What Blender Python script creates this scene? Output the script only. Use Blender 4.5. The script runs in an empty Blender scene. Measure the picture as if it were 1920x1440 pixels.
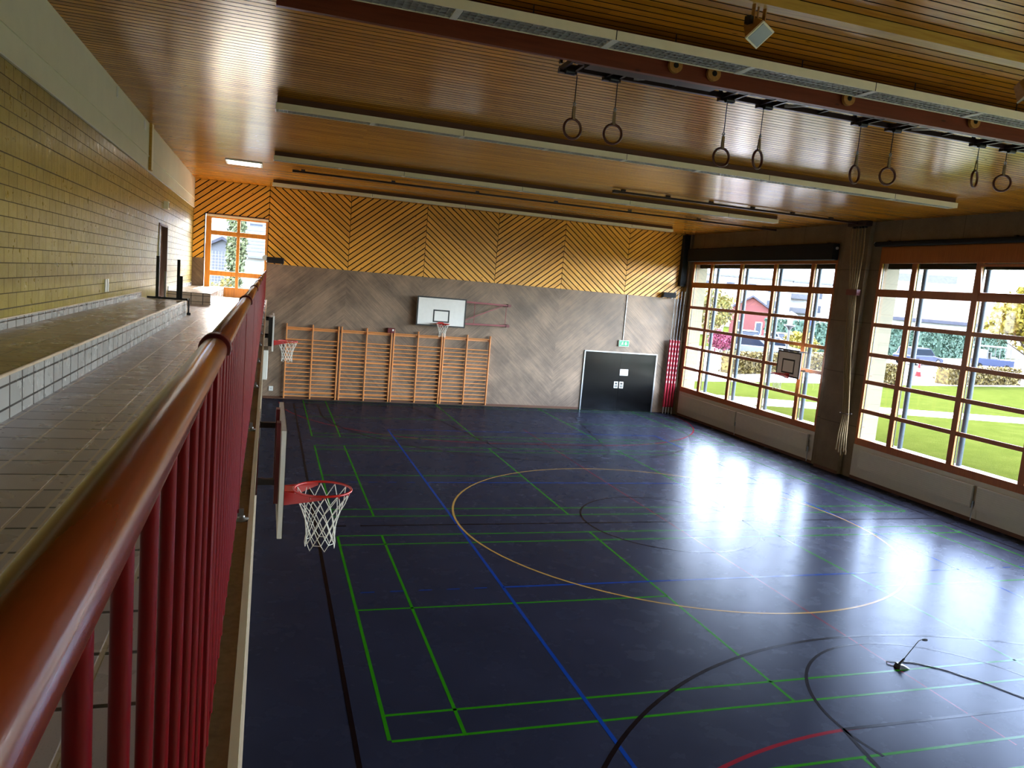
import bpy, bmesh, math, random
from mathutils import Vector, Matrix
random.seed(7)
PI = math.pi
scene = bpy.context.scene
COL = scene.collection

# ------------------------------------------------------------------ camera
cam_data = bpy.data.cameras.new('camera')
cam = bpy.data.objects.new('camera', cam_data)
COL.objects.link(cam)
cam_data.sensor_width = 36.0
cam_data.sensor_fit = 'HORIZONTAL'
cam_data.lens = 1446.42 / 1920 * 36.0
cam_data.clip_start = 0.03
cam_data.clip_end = 3000
YAW, PITCH, ROLL = 0.3136, 0.1240, 0.0853
fw = Vector((math.sin(YAW) * math.cos(PITCH), math.cos(YAW) * math.cos(PITCH), -math.sin(PITCH)))
rt0 = Vector((math.cos(YAW), -math.sin(YAW), 0))
up0 = rt0.cross(fw)
rt = rt0 * math.cos(ROLL) + up0 * math.sin(ROLL)
up = up0 * math.cos(ROLL) - rt0 * math.sin(ROLL)
mw = Matrix((rt, up, -fw)).transposed().to_4x4()
mw.translation = Vector((-1.3221, -6.972, 4.4918))
cam.matrix_world = mw
scene.camera = cam

# ------------------------------------------------------------------ world, sun, portals, exposure
SUN_DIR = Vector((0.0, 0.80, 0.50)).normalized()      # towards the sun
world = bpy.data.worlds.new('world')
scene.world = world
world.use_nodes = True
wt = world.node_tree
wt.nodes.clear()
sky = wt.nodes.new('ShaderNodeTexSky')
sky.sky_type = 'NISHITA'
sky.sun_disc = False
sky.sun_elevation = math.asin(SUN_DIR.z)
sky.sun_rotation = math.atan2(SUN_DIR.x, SUN_DIR.y)
sky.altitude = 500
sky.dust_density = 2.5
sky.ozone_density = 1.0
wmix = wt.nodes.new('ShaderNodeMix')
wmix.data_type = 'RGBA'
wmix.inputs[0].default_value = 0.45
wmix.inputs[7].default_value = (4.6, 4.9, 5.4, 1)       # thin bright haze over the whole sky
wt.links.new(sky.outputs[0], wmix.inputs[6])
bg = wt.nodes.new('ShaderNodeBackground')
bg.inputs[1].default_value = 3.0
wo = wt.nodes.new('ShaderNodeOutputWorld')
wt.links.new(wmix.outputs[2], bg.inputs[0])
wt.links.new(bg.outputs[0], wo.inputs[0])

sun_data = bpy.data.lights.new('sun', 'SUN')
sun_data.energy = 11.0
sun_data.angle = 0.012
sun_data.color = (1.0, 0.93, 0.82)
sun = bpy.data.objects.new('sun', sun_data)
COL.objects.link(sun)
sun.location = (0, 0, 30)
sun.rotation_euler = (-SUN_DIR).to_track_quat('-Z', 'Y').to_euler()


def portal(loc, sx, sy, normal):
    d = bpy.data.lights.new('window_portal', 'AREA')
    d.shape = 'RECTANGLE'
    d.size, d.size_y = sx, sy
    d.cycles.is_portal = True
    o = bpy.data.objects.new('window_portal', d)
    COL.objects.link(o)
    o.location = loc
    o.rotation_euler = Vector(normal).to_track_quat('-Z', 'Y').to_euler()


for yc in (16.05, 6.3, -3.35):
    portal((14.68, yc, 3.6), 8.1, 5.0, (-1, 0, 0))
portal((-2.37, 20.78, 4.8), 1.9, 2.4, (0, -1, 0))

vs = scene.view_settings
vs.view_transform = 'Standard'
vs.look = 'None'
vs.gamma = 1.0
vs.use_curve_mapping = False
vs.exposure = 1.85
scene.display_settings.display_device = 'sRGB'
scene.cycles.max_bounces = 10
scene.cycles.diffuse_bounces = 6
scene.cycles.glossy_bounces = 4
scene.cycles.transparent_max_bounces = 16
scene.cycles.sample_clamp_indirect = 3.0
scene.cycles.sample_clamp_direct = 4.0
scene.cycles.caustics_reflective = False
scene.cycles.caustics_refractive = False
scene.cycles.use_denoising = True
scene.cycles.denoising_prefilter = 'ACCURATE'
scene.cycles.use_adaptive_sampling = False
scene.cycles.use_guiding = True


# ------------------------------------------------------------------ material helpers
def s2l(c):
    return tuple(((v / 255) / 12.92 if v / 255 <= 0.04045 else ((v / 255 + 0.055) / 1.055) ** 2.4) for v in c)


class NT:
    """small wrapper that makes node trees short to write"""
    def __init__(self, name):
        self.m = bpy.data.materials.new(name)
        self.m.use_nodes = True
        self.t = self.m.node_tree
        self.t.nodes.clear()
        self.out = self.n('ShaderNodeOutputMaterial')
        self.b = self.n('ShaderNodeBsdfPrincipled')
        self.l(self.b.outputs[0], self.out.inputs[0])

    def n(self, kind, **kw):
        x = self.t.nodes.new(kind)
        for k, v in kw.items():
            setattr(x, k, v)
        return x

    def l(self, a, b):
        self.t.links.new(a, b)

    def put(self, sock, v):
        if hasattr(v, 'is_output') or isinstance(v, bpy.types.NodeSocket):
            self.l(v, sock)
        elif isinstance(v, (tuple, list)):
            sock.default_value = tuple(v) + ((1,) if len(v) == 3 and sock.type == 'RGBA' else ())
        else:
            sock.default_value = v

    def math(self, op, a, b=0.0, c=None, clamp=False):
        x = self.n('ShaderNodeMath', operation=op, use_clamp=clamp)
        self.put(x.inputs[0], a)
        self.put(x.inputs[1], b)
        if c is not None:
            self.put(x.inputs[2], c)
        return x.outputs[0]

    def pos(self, obj=False):
        if obj:
            return self.n('ShaderNodeTexCoord').outputs['Object']
        return self.n('ShaderNodeNewGeometry').outputs['Position']

    def sep(self, v):
        s = self.n('ShaderNodeSeparateXYZ')
        self.l(v, s.inputs[0])
        return s.outputs

    def comb(self, x, y, z=0.0):
        c = self.n('ShaderNodeCombineXYZ')
        for i, v in enumerate((x, y, z)):
            self.put(c.inputs[i], v)
        return c.outputs[0]

    def scale(self, v, s):
        m = self.n('ShaderNodeMapping')
        self.l(v, m.inputs[0])
        m.inputs['Scale'].default_value = s
        return m.outputs[0]

    def noise(self, v, scale=5.0, detail=4.0, rough=0.55, w=None):
        x = self.n('ShaderNodeTexNoise')
        self.l(v, x.inputs['Vector'])
        x.inputs['Scale'].default_value = scale
        x.inputs['Detail'].default_value = detail
        x.inputs['Roughness'].default_value = rough
        return x.outputs[0]

    def white(self, v):
        x = self.n('ShaderNodeTexWhiteNoise', noise_dimensions='3D')
        self.l(v, x.inputs[0])
        return x.outputs[0]

    def ramp(self, f, stops):
        r = self.n('ShaderNodeValToRGB')
        self.put(r.inputs[0], f)
        e = r.color_ramp.elements
        while len(e) < len(stops):
            e.new(0.5)
        for i, (p, c) in enumerate(stops):
            e[i].position = p
            e[i].color = tuple(c) + (1,)
        return r.outputs[0]

    def mix(self, f, a, b, mode='MIX'):
        x = self.n('ShaderNodeMix', data_type='RGBA', blend_type=mode)
        self.put(x.inputs[0], f)
        self.put(x.inputs[6], a)
        self.put(x.inputs[7], b)
        return x.outputs[2]

    def maprange(self, v, a, b, c, d):
        x = self.n('ShaderNodeMapRange')
        self.put(x.inputs[0], v)
        for i, k in enumerate((a, b, c, d)):
            x.inputs[1 + i].default_value = k
        return x.outputs[0]

    def bump(self, h, strength=0.3, dist=0.01):
        x = self.n('ShaderNodeBump')
        self.put(x.inputs['Height'], h)
        x.inputs['Strength'].default_value = strength
        x.inputs['Distance'].default_value = dist
        self.l(x.outputs[0], self.b.inputs['Normal'])
        return x

    def set(self, **kw):
        names = dict(color='Base Color', rough='Roughness', metal='Metallic', spec='Specular IOR Level', coat='Coat Weight',
                     coat_rough='Coat Roughness', emit='Emission Color', emit_s='Emission Strength', trans='Transmission Weight', alpha='Alpha')
        for k, v in kw.items():
            self.put(self.b.inputs[names[k]], v)
        return self


def plain(name, rgb, rough=0.5, metal=0.0, var=0.12, scale=8.0, spec=0.5, bump=0.0, coat=0.0):
    t = NT(name)
    c = s2l(rgb)
    v = t.pos(True)
    f = t.noise(v, scale, 5)
    lo = tuple(x * (1 - var) for x in c)
    hi = tuple(min(1, x * (1 + var)) for x in c)
    t.set(color=t.ramp(f, [(0.3, lo), (0.7, hi)]), rough=rough, metal=metal, spec=spec, coat=coat)
    if bump:
        t.bump(f, bump, 0.01)
    return t.m


def matt(t, col, rough, sheen=0.22, tint=(0.78, 0.85, 1.0), bump=None):
    """worn sports floor: a diffuse base under a dull wax film that mirrors less than clean lacquer would"""
    t.t.nodes.remove(t.b)
    df = t.n('ShaderNodeBsdfDiffuse')
    gl = t.n('ShaderNodeBsdfGlossy')
    t.put(df.inputs['Color'], col)
    t.put(gl.inputs['Roughness'], rough)
    gl.inputs['Color'].default_value = tint + (1,)
    if bump:
        t.l(bump.outputs[0], df.inputs['Normal'])
        t.l(bump.outputs[0], gl.inputs['Normal'])
    lw = t.n('ShaderNodeLayerWeight')
    lw.inputs[0].default_value = 0.5
    fac = t.math('MULTIPLY', t.math('ADD', 0.035, t.math('POWER', lw.outputs['Facing'], 5.0)), sheen)
    mx = t.n('ShaderNodeMixShader')
    t.l(fac, mx.inputs[0])
    t.l(df.outputs[0], mx.inputs[1])
    t.l(gl.outputs[0], mx.inputs[2])
    t.l(mx.outputs[0], t.out.inputs[0])


def wood(name, base, axis, board=None, along=4.0, rough=0.3, var=0.22, spec=0.5, grain=1.0, knots=True, coat=0.0, obj=False, sheen=None):
    """pine: grain runs along `axis`, boards `board` wide counted on the other axis"""
    t = NT(name)
    c = s2l(base)
    p = t.pos(obj)
    s = t.sep(p)
    st = [9.0, 9.0, 9.0]
    st[axis] = 0.55
    g = t.noise(t.scale(p, tuple(st)), 4.0, 6, 0.6)
    dark = tuple(x * k for x, k in zip(c, (0.72, 0.60, 0.48)))
    lite = tuple(min(1, x * k) for x, k in zip(c, (1.15, 1.12, 1.1)))
    col = t.ramp(g, [(0.25, dark), (0.55, c), (0.8, lite)])
    if board:
        oth = [i for i in range(3) if i != axis]
        k = t.math('FLOOR', t.math('DIVIDE', s[oth[0]], board))
        r0 = t.white(t.comb(k, 0.0, 0.0))
        k2 = t.math('FLOOR', t.math('DIVIDE', t.math('ADD', s[axis], t.math('MULTIPLY', r0, 17.0)), along))
        r = t.white(t.comb(k, k2, 1.0))
        col = t.mix(1.0, col, t.ramp(r, [(0.0, (1 - var,) * 3), (1.0, (1 + var * 0.5,) * 3)]), 'MULTIPLY')
    if knots:
        st2 = [7.0, 7.0, 7.0]
        st2[axis] = 2.6
        vo = t.n('ShaderNodeTexVoronoi')
        t.l(t.scale(p, tuple(st2)), vo.inputs['Vector'])
        vo.inputs['Scale'].default_value = 0.9
        kn = t.maprange(vo.outputs['Distance'], 0.05, 0.11, 1.0, 0.0)
        col = t.mix(kn, col, tuple(x * 0.35 for x in c))
    t.set(color=col, rough=rough, spec=spec, coat=coat, coat_rough=0.2)
    b = t.bump(g, 0.12 * grain, 0.004)
    if sheen:
        matt(t, col, rough, sheen, (1.0, 0.97, 0.9), b)
    return t.m


M = {}
M['ceiling'] = wood('ceiling_pine', (198, 134, 34), 0, 0.13, 4.0, rough=0.18, grain=0.5, sheen=0.7)
M['panel'] = wood('panelling_pine', (226, 152, 50), 2, 0.159, 9.0, rough=0.42, obj=False)
M['frame_wood'] = wood('window_frame_pine', (160, 86, 28), 2, None, rough=0.4, knots=False)
M['frame_wood_light'] = wood('gallery_window_pine', (214, 140, 52), 2, None, rough=0.4, knots=False)
M['bar_wood'] = plain('wall_bar_ash', (206, 134, 74), 0.35, var=0.12, scale=2.5)
M['beam_wood'] = wood('glulam_spruce', (112, 50, 24), 0, None, rough=0.45)
M['batten'] = wood('dark_batten', (88, 52, 28), 0, None, rough=0.6, knots=False)
M['lite_batten'] = wood('light_batten', (196, 160, 72), 0, None, rough=0.4, knots=False)
M['rail_wood'] = wood('varnished_handrail', (132, 54, 26), 1, None, rough=0.2, knots=False, coat=0.6)
M['gap'] = plain('dark_gap', (14, 8, 5), 0.9, spec=0.1)  # near-black, stands in for the shade inside the board joints
M['red'] = plain('red_painted_steel', (112, 1, 7), 0.32, var=0.05, spec=0.18)
M['dark_red'] = plain('dark_red_steel', (96, 14, 22), 0.35, var=0.06)
M['hoop_red'] = plain('hoop_red', (178, 22, 12), 0.3, var=0.05)
M['frame_red'] = plain('swing_frame_red', (120, 22, 34), 0.4, var=0.05)
M['white'] = plain('white_paint', (226, 226, 220), 0.45, var=0.03)
M['cream'] = plain('cream_lacquer', (244, 238, 206), 0.4, var=0.03)
M['board_white'] = plain('backboard_white', (222, 220, 216), 0.4, var=0.03)
M['black'] = plain('black_paint', (16, 16, 18), 0.4, var=0.1)
M['black_gloss'] = plain('black_gloss_door', (9, 9, 10), 0.18, var=0.1, spec=0.35)
M['black_cloth'] = plain('black_cloth', (12, 12, 14), 0.95, var=0.2, bump=0.2)
M['steel'] = plain('galvanised_steel', (150, 152, 154), 0.35, 0.8, var=0.08)
M['dark_steel'] = plain('dark_steel', (40, 26, 26), 0.4, 0.3, var=0.1)
M['alu'] = plain('aluminium', (196, 198, 198), 0.35, 0.6, var=0.05)
M['rope'] = plain('hemp_rope', (140, 118, 84), 0.9, var=0.25, scale=60, bump=0.4)
M['net'] = plain('white_net_cord', (225, 222, 212), 0.8, var=0.05)
M['radiator'] = plain('radiator_enamel', (196, 190, 176), 0.4, var=0.03)
M['socket'] = plain('white_plastic', (222, 222, 216), 0.4, var=0.02)
M['paper'] = plain('paper', (232, 232, 228), 0.8, var=0.02)
M['door_brown'] = wood('brown_door', (74, 44, 26), 2, None, rough=0.4, knots=False)
M['door_frame'] = plain('door_frame_brown', (84, 58, 42), 0.45, var=0.05)
M['sign_green'] = plain('exit_green', (18, 132, 84), 0.4, var=0.02)
M['grey_post'] = plain('blue_grey_steel_post', (40, 50, 58), 0.35, var=0.05, spec=0.3)
M['pier'] = None
M['lamp_glass'] = plain('floodlight_glass', (176, 186, 180), 0.12, var=0.03)
M['roller'] = wood('pulley_wood', (170, 122, 58), 1, None, rough=0.5, knots=False)
M['ring_wood'] = wood('ring_wood', (88, 44, 28), 2, None, rough=0.35, knots=False)


def mat_emit(name, rgb, strength):
    t = NT(name)
    t.set(color=s2l(rgb), emit=s2l(rgb), emit_s=strength, rough=0.4)
    return t.m


M['lamp_on'] = mat_emit('lit_lamp_tube', (255, 252, 240), 3.0)


def mat_glass():
    t = NT('window_glass')
    t.t.nodes.remove(t.b)
    tr = t.n('ShaderNodeBsdfTransparent')
    tr.inputs[0].default_value = (0.93, 0.95, 0.95, 1)
    gl = t.n('ShaderNodeBsdfGlossy')
    gl.inputs['Roughness'].default_value = 0.02
    lw = t.n('ShaderNodeLayerWeight')
    lw.inputs[0].default_value = 0.5
    fr = t.math('ADD', 0.04, t.math('MULTIPLY', t.math('POWER', lw.outputs['Facing'], 5.0), 0.9))
    mx = t.n('ShaderNodeMixShader')
    t.l(fr, mx.inputs[0])
    t.l(tr.outputs[0], mx.inputs[1])
    t.l(gl.outputs[0], mx.inputs[2])
    t.l(mx.outputs[0], t.out.inputs[0])
    return t.m


M['glass'] = mat_glass()


def mat_floor():
    t = NT('blue_linoleum')
    p = t.pos()
    n1 = t.noise(p, 0.7, 4)
    col = t.ramp(n1, [(0.3, (0.0115, 0.0122, 0.0215)), (0.7, (0.0150, 0.0160, 0.0285))])
    # a few pale scuffs
    sc = t.n('ShaderNodeTexVoronoi')
    t.l(t.scale(p, (2.2, 0.9, 1)), sc.inputs['Vector'])
    sc.inputs['Scale'].default_value = 1.6
    sm = t.maprange(sc.outputs['Distance'], 0.008, 0.016, 0.30, 0.0)
    col = t.mix(sm, col, (0.12, 0.14, 0.18))
    r = t.maprange(t.noise(p, 2.5, 5), 0.3, 0.7, 0.24, 0.29)
    matt(t, col, r)
    return t.m


M['floor'] = mat_floor()


def mat_line(name, rgb):
    t = NT(name)
    c = s2l(rgb)
    col = t.ramp(t.noise(t.pos(), 3.0, 4), [(0.3, tuple(x * 0.92 for x in c)), (0.7, tuple(x * 1.06 for x in c))])
    matt(t, col, 0.2)
    return t.m


M['l_green'] = mat_line('line_green', (32, 98, 10))
M['l_black'] = mat_line('line_black', (16, 8, 8))
M['l_blue'] = mat_line('line_blue', (12, 44, 108))
M['l_yellow'] = mat_line('line_yellow', (150, 114, 56))
M['l_red'] = mat_line('line_red', (108, 20, 30))


def mat_block():
    t = NT('glazed_block_masonry')
    s = t.sep(t.pos())
    y, z = s[1], s[2]
    R = 0.1465
    # three bands of stretchers and two soldier courses
    lo = t.math('LESS_THAN', z, 3.875)
    mid_s = t.math('MULTIPLY', t.math('GREATER_THAN', z, 5.34), t.math('LESS_THAN', z, 5.60))
    top = t.math('GREATER_THAN', z, 5.60)
    sold = t.math('MAXIMUM', lo, mid_s)
    zz = t.math('SUBTRACT', z, 5.34)
    zz = t.math('SUBTRACT', zz, t.math('MULTIPLY', top, 0.26))
    zs = t.math('ADD', t.math('MULTIPLY', t.math('MULTIPLY', t.math('SUBTRACT', z, 5.34), R / 0.26), mid_s),
                t.math('MULTIPLY', t.math('MULTIPLY', t.math('SUBTRACT', z, 3.875), R / 0.26), lo))
    vz = t.math('ADD', t.math('MULTIPLY', zz, t.math('SUBTRACT', 1.0, sold)), zs)
    vy = t.math('MULTIPLY', y, t.math('ADD', 1.0, sold))
    br = t.n('ShaderNodeTexBrick')
    t.l(t.comb(vy, vz, 0.0), br.inputs['Vector'])
    br.inputs['Color1'].default_value = (0.0, 0.0, 0.0, 1)
    br.inputs['Color2'].default_value = (1.0, 1.0, 1.0, 1)
    br.inputs['Mortar'].default_value = (0.5, 0.5, 0.5, 1)
    br.inputs['Scale'].default_value = 1.0
    br.inputs['Mortar Size'].default_value = 0.005
    br.inputs['Mortar Smooth'].default_value = 0.1
    br.inputs['Brick Width'].default_value = 0.265
    br.inputs['Row Height'].default_value = R
    br.offset = 0.5
    base = t.ramp(br.outputs[0], [(0.0, s2l((136, 118, 44))), (0.5, s2l((150, 131, 54))), (1.0, s2l((164, 146, 68)))])
    fine = t.noise(t.pos(), 70.0, 3)
    base = t.mix(0.35, base, t.ramp(fine, [(0.3, s2l((118, 102, 38))), (0.7, s2l((176, 158, 80)))]))
    col = t.mix(br.outputs[1], base, s2l((70, 60, 34)))
    rough = t.mix(br.outputs[1], t.ramp(t.noise(t.pos(), 9, 4), [(0.3, (0.26,) * 3), (0.7, (0.42,) * 3)]), (0.9, 0.9, 0.9))
    t.set(color=col, rough=rough, spec=0.6)
    h = t.math('SUBTRACT', t.math('MULTIPLY', fine, 0.12), t.math('MULTIPLY', br.outputs[1], 1.0))
    h = t.math('ADD', h, t.math('MULTIPLY', br.outputs[0], 0.25))
    t.bump(h, 0.55, 0.006)
    return t.m


M['block'] = mat_block()


def mat_concrete(name, rgb, diag=False, rough=0.75, joints=None, var=0.25, spec=0.3):
    t = NT(name)
    p = t.pos()
    s = t.sep(p)
    c = s2l(rgb)
    if diag:
        # board-marked in a herring-bone: boards lean the other way in every second panel
        PW = 2.653
        k = t.math('FLOOR', t.math('DIVIDE', t.math('ADD', s[0], 1.39 + PW * 10), PW))
        par = t.math('MULTIPLY', t.math('FRACT', t.math('MULTIPLY', k, 0.5)), 2.0)      # 0 or 1
        sg = t.math('SUBTRACT', t.math('MULTIPLY', par, 2.0), 1.0)
        d = t.math('ADD', s[2], t.math('MULTIPLY', t.math('MULTIPLY', s[0], 0.9), sg))
        e = t.math('SUBTRACT', s[2], t.math('MULTIPLY', t.math('MULTIPLY', s[0], 0.9), sg))
        bi = t.math('FLOOR', t.math('DIVIDE', d, 0.14))
        rnd = t.white(t.comb(bi, k, 0.0))
        streak = t.noise(t.comb(t.math('MULTIPLY', d, 22.0), t.math('MULTIPLY', e, 0.9), k), 1.0, 6, 0.65)
        blot = t.noise(p, 1.1, 5, 0.6)
        v = t.math('ADD', t.math('ADD', t.math('MULTIPLY', rnd, 0.10), t.math('MULTIPLY', streak, 0.70)), t.math('MULTIPLY', blot, 0.75))
        v = t.math('SUBTRACT', v, 0.09)
        dk = tuple(x * 0.5 for x in c)
        lt = tuple(min(1, x * 1.7) for x in c)
        col = t.ramp(v, [(0.45, dk), (0.66, c), (0.90, lt)])
        vo = t.n('ShaderNodeTexVoronoi')
        t.l(t.scale(p, (2.3, 2.3, 2.3)), vo.inputs['Vector'])
        col = t.mix(t.maprange(vo.outputs['Distance'], 0.04, 0.07, 0.5, 0.0), col, tuple(min(1, x * 2.4) for x in c))
        fr = t.math('ABSOLUTE', t.math('SUBTRACT', t.math('FRACT', t.math('DIVIDE', d, 0.14)), 0.5))
        ed = t.maprange(fr, 0.46, 0.5, 0.0, 1.0)
        col = t.mix(t.math('MULTIPLY', ed, 0.2), col, dk)
        t.set(color=col, rough=t.maprange(streak, 0.3, 0.7, 0.42, 0.7), spec=0.5)
        t.bump(t.math('ADD', streak, t.math('MULTIPLY', rnd, 0.4)), 0.35, 0.008)
        return t.m
    n1 = t.noise(p, 1.6, 6, 0.65)
    n2 = t.noise(p, 45.0, 3)
    v = t.math('ADD', t.math('MULTIPLY', n1, 0.7), t.math('MULTIPLY', n2, 0.3))
    col = t.ramp(v, [(0.3, tuple(x * (1 - var) for x in c)), (0.7, tuple(min(1, x * (1 + var)) for x in c))])
    if joints:
        zf = t.math('ABSOLUTE', t.math('SUBTRACT', t.math('FRACT', t.math('DIVIDE', s[2], joints[1])), 0.5))
        yf = t.math('ABSOLUTE', t.math('SUBTRACT', t.math('FRACT', t.math('DIVIDE', s[1], joints[0])), 0.5))
        jl = t.math('MAXIMUM', t.maprange(zf, 0.488, 0.5, 0.0, 1.0), t.maprange(yf, 0.494, 0.5, 0.0, 1.0))
        col = t.mix(jl, col, tuple(x * 0.35 for x in c))
    t.set(color=col, rough=rough, spec=spec)
    t.bump(v, 0.25, 0.006)
    return t.m


M['concrete_back'] = mat_concrete('board_marked_concrete', (118, 98, 80), diag=True)
M['concrete_dark'] = mat_concrete('window_wall_concrete', (116, 100, 80), joints=(1.95, 1.45))
M['concrete_beam'] = mat_concrete('edge_beam_concrete', (226, 224, 200), rough=0.6, var=0.06)
M['concrete_slab'] = mat_concrete('slab_edge_concrete', (176, 164, 164), rough=0.85, var=0.45)
M['pier'] = mat_concrete('outer_pier_cream', (108, 102, 84), rough=0.8, joints=(5.0, 0.42), var=0.05)
M['render_white'] = mat_concrete('white_render', (120, 120, 118), rough=0.85, var=0.04)


def mat_tiles(name, ax_u, pu, ax_v, pv, rgb, ribs=False, rough=0.28, offu=0.0, offv=0.0):
    """ceramic tiles: joints every pu along axis ax_u and every pv along ax_v"""
    t = NT(name)
    p = t.pos()
    s = t.sep(p)
    c = s2l(rgb)
    def joint(ax, pitch, off, w):
        f = t.math('FRACT', t.math('DIVIDE', t.math('SUBTRACT', s[ax], off), pitch))
        a = t.math('ABSOLUTE', t.math('SUBTRACT', f, 0.5))
        return t.maprange(a, 0.5 - w / pitch, 0.5 - w / pitch * 0.6, 0.0, 1.0)
    ju = joint(ax_u, pu, offu, 0.012)
    jv = joint(ax_v, pv, offv, 0.009)
    k = t.comb(t.math('FLOOR', t.math('DIVIDE', t.math('SUBTRACT', s[ax_u], offu), pu)), t.math('FLOOR', t.math('DIVIDE', t.math('SUBTRACT', s[ax_v], offv), pv)), 0.0)
    r = t.white(k)
    sp = t.noise(p, 190.0, 2)
    col = t.ramp(r, [(0.0, tuple(x * 0.88 for x in c)), (1.0, tuple(x * 1.08 for x in c))])
    col = t.mix(t.maprange(sp, 0.62, 0.72, 0.0, 0.5), col, tuple(x * 0.5 for x in c))
    col = t.mix(ju, col, tuple(x * 0.05 for x in c))
    col = t.mix(jv, col, s2l((196, 180, 160)) if ribs else tuple(x * 0.15 for x in c))
    h = t.math('SUBTRACT', 1.0, t.math('MAXIMUM', ju, jv))
    if ribs:
        # the anti-slip edging: four narrow ribs near the railing
        inb = t.math('MULTIPLY', t.math('GREATER_THAN', s[0], -2.20), t.math('LESS_THAN', s[0], -2.045))
        rb = joint(0, 0.04, -2.19, 0.009)
        rb = t.math('MULTIPLY', rb, inb)
        col = t.mix(rb, col, s2l((200, 184, 164)))
    t.set(color=col, rough=t.maprange(t.noise(p, 5, 3), 0.3, 0.7, rough - 0.04, rough + 0.08), spec=0.5)
    t.bump(h, 0.5, 0.003)
    return t.m


M['tile_floor'] = mat_tiles('gallery_floor_tiles', 1, 0.28, 0, 0.28, (180, 170, 170), ribs=True, offu=-0.64 - 0.14, offv=-2.70 - 0.14)
M['tile_top'] = mat_tiles('bench_top_tiles', 1, 0.27, 0, 0.28, (166, 146, 118), offu=-1.18 - 0.135, offv=-2.9)
M['tile_front'] = mat_tiles('bench_front_tiles', 1, 0.27, 2, 0.15, (168, 166, 162), offu=-1.18 - 0.135, offv=3.38 - 0.075, rough=0.24)
M['tile_side'] = mat_tiles('bench_end_tiles', 0, 0.28, 2, 0.15, (172, 150, 128), offu=-2.9, offv=3.38 - 0.075)
M['tile_nose'] = plain('bench_nosing', (196, 176, 150), 0.3, var=0.05)


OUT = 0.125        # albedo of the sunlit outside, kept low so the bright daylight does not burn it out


def mat_grass():
    t = NT('lawn_grass')
    p = t.pos()
    n = t.noise(p, 1.2, 6, 0.7)
    f = t.noise(p, 35.0, 4, 0.7)
    v = t.math('ADD', t.math('MULTIPLY', n, 0.5), t.math('MULTIPLY', f, 0.5))
    t.set(color=t.ramp(v, [(0.3, (0.012, 0.017, 0.0030)), (0.55, (0.022, 0.027, 0.0052)), (0.8, (0.036, 0.039, 0.011))]), rough=0.95, spec=0.0)
    t.bump(f, 0.8, 0.04)
    return t.m


M['grass'] = mat_grass()
M['paving'] = mat_concrete('path_concrete', (150, 146, 140), rough=0.95, var=0.12, spec=0.0)
M['bounce_paving'] = mat_concrete('bounce_paving_slabs', (150, 146, 138), rough=0.95, var=0.08, spec=0.0)  # pale slabs of the added paving that throws light indoors
M['asphalt'] = mat_concrete('asphalt', (128, 124, 126), rough=0.95, var=0.15, spec=0.0)


def mat_leaf(name, a, b, c):
    t = NT(name)
    p = t.pos()
    n = t.noise(p, 5.0, 3, 0.7)
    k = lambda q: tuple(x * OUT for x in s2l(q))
    t.set(color=t.ramp(n, [(0.35, k(a)), (0.5, k(b)), (0.65, k(c))]), rough=0.7, spec=0.2)
    return t.m


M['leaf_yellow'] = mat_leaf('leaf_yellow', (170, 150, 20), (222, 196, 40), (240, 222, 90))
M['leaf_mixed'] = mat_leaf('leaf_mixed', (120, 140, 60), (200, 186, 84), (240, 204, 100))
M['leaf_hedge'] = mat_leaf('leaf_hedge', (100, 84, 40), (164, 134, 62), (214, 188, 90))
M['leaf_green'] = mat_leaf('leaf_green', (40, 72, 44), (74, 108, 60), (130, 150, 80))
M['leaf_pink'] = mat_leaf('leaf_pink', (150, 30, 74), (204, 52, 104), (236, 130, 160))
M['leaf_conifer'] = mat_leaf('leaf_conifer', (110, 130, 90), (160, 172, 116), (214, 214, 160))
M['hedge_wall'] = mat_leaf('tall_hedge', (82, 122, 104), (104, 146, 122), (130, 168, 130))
def outer(name, rgb, rough=0.5, metal=0.0, **kw):
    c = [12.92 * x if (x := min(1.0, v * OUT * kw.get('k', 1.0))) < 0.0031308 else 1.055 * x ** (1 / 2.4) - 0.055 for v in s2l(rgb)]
    kw.setdefault('spec', 0.1)
    kw.pop('k', None)
    return plain(name, [v * 255 for v in c], rough, metal, **kw)


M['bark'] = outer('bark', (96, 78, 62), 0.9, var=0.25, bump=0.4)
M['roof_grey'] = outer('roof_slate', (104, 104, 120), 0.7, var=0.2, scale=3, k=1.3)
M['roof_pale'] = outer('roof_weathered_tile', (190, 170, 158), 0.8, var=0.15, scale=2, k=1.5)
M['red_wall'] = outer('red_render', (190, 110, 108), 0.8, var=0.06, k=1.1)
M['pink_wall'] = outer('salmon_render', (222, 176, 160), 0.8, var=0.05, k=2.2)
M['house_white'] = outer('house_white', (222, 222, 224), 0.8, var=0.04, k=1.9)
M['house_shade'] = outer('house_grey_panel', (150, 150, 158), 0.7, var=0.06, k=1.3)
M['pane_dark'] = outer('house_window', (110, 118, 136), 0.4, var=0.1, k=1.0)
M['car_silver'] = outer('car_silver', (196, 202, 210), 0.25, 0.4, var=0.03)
M['car_blue'] = outer('car_blue', (86, 98, 140), 0.25, 0.4, var=0.03)
M['car_white'] = outer('car_white', (226, 230, 234), 0.25, var=0.03)
M['car_glass'] = outer('car_glass', (52, 64, 84), 0.1, var=0.05)
M['tyre'] = outer('tyre', (26, 26, 28), 0.8)
M['cone_red'] = outer('cone_red', (220, 44, 48), 0.5, var=0.04)
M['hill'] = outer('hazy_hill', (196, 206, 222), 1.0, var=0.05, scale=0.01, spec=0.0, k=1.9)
M['blue_sign'] = outer('blue_sign', (40, 80, 170), 0.5, var=0.03)
M['ext_blind'] = outer('outer_blind_box', (58, 62, 46), 0.6, var=0.1)


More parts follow.
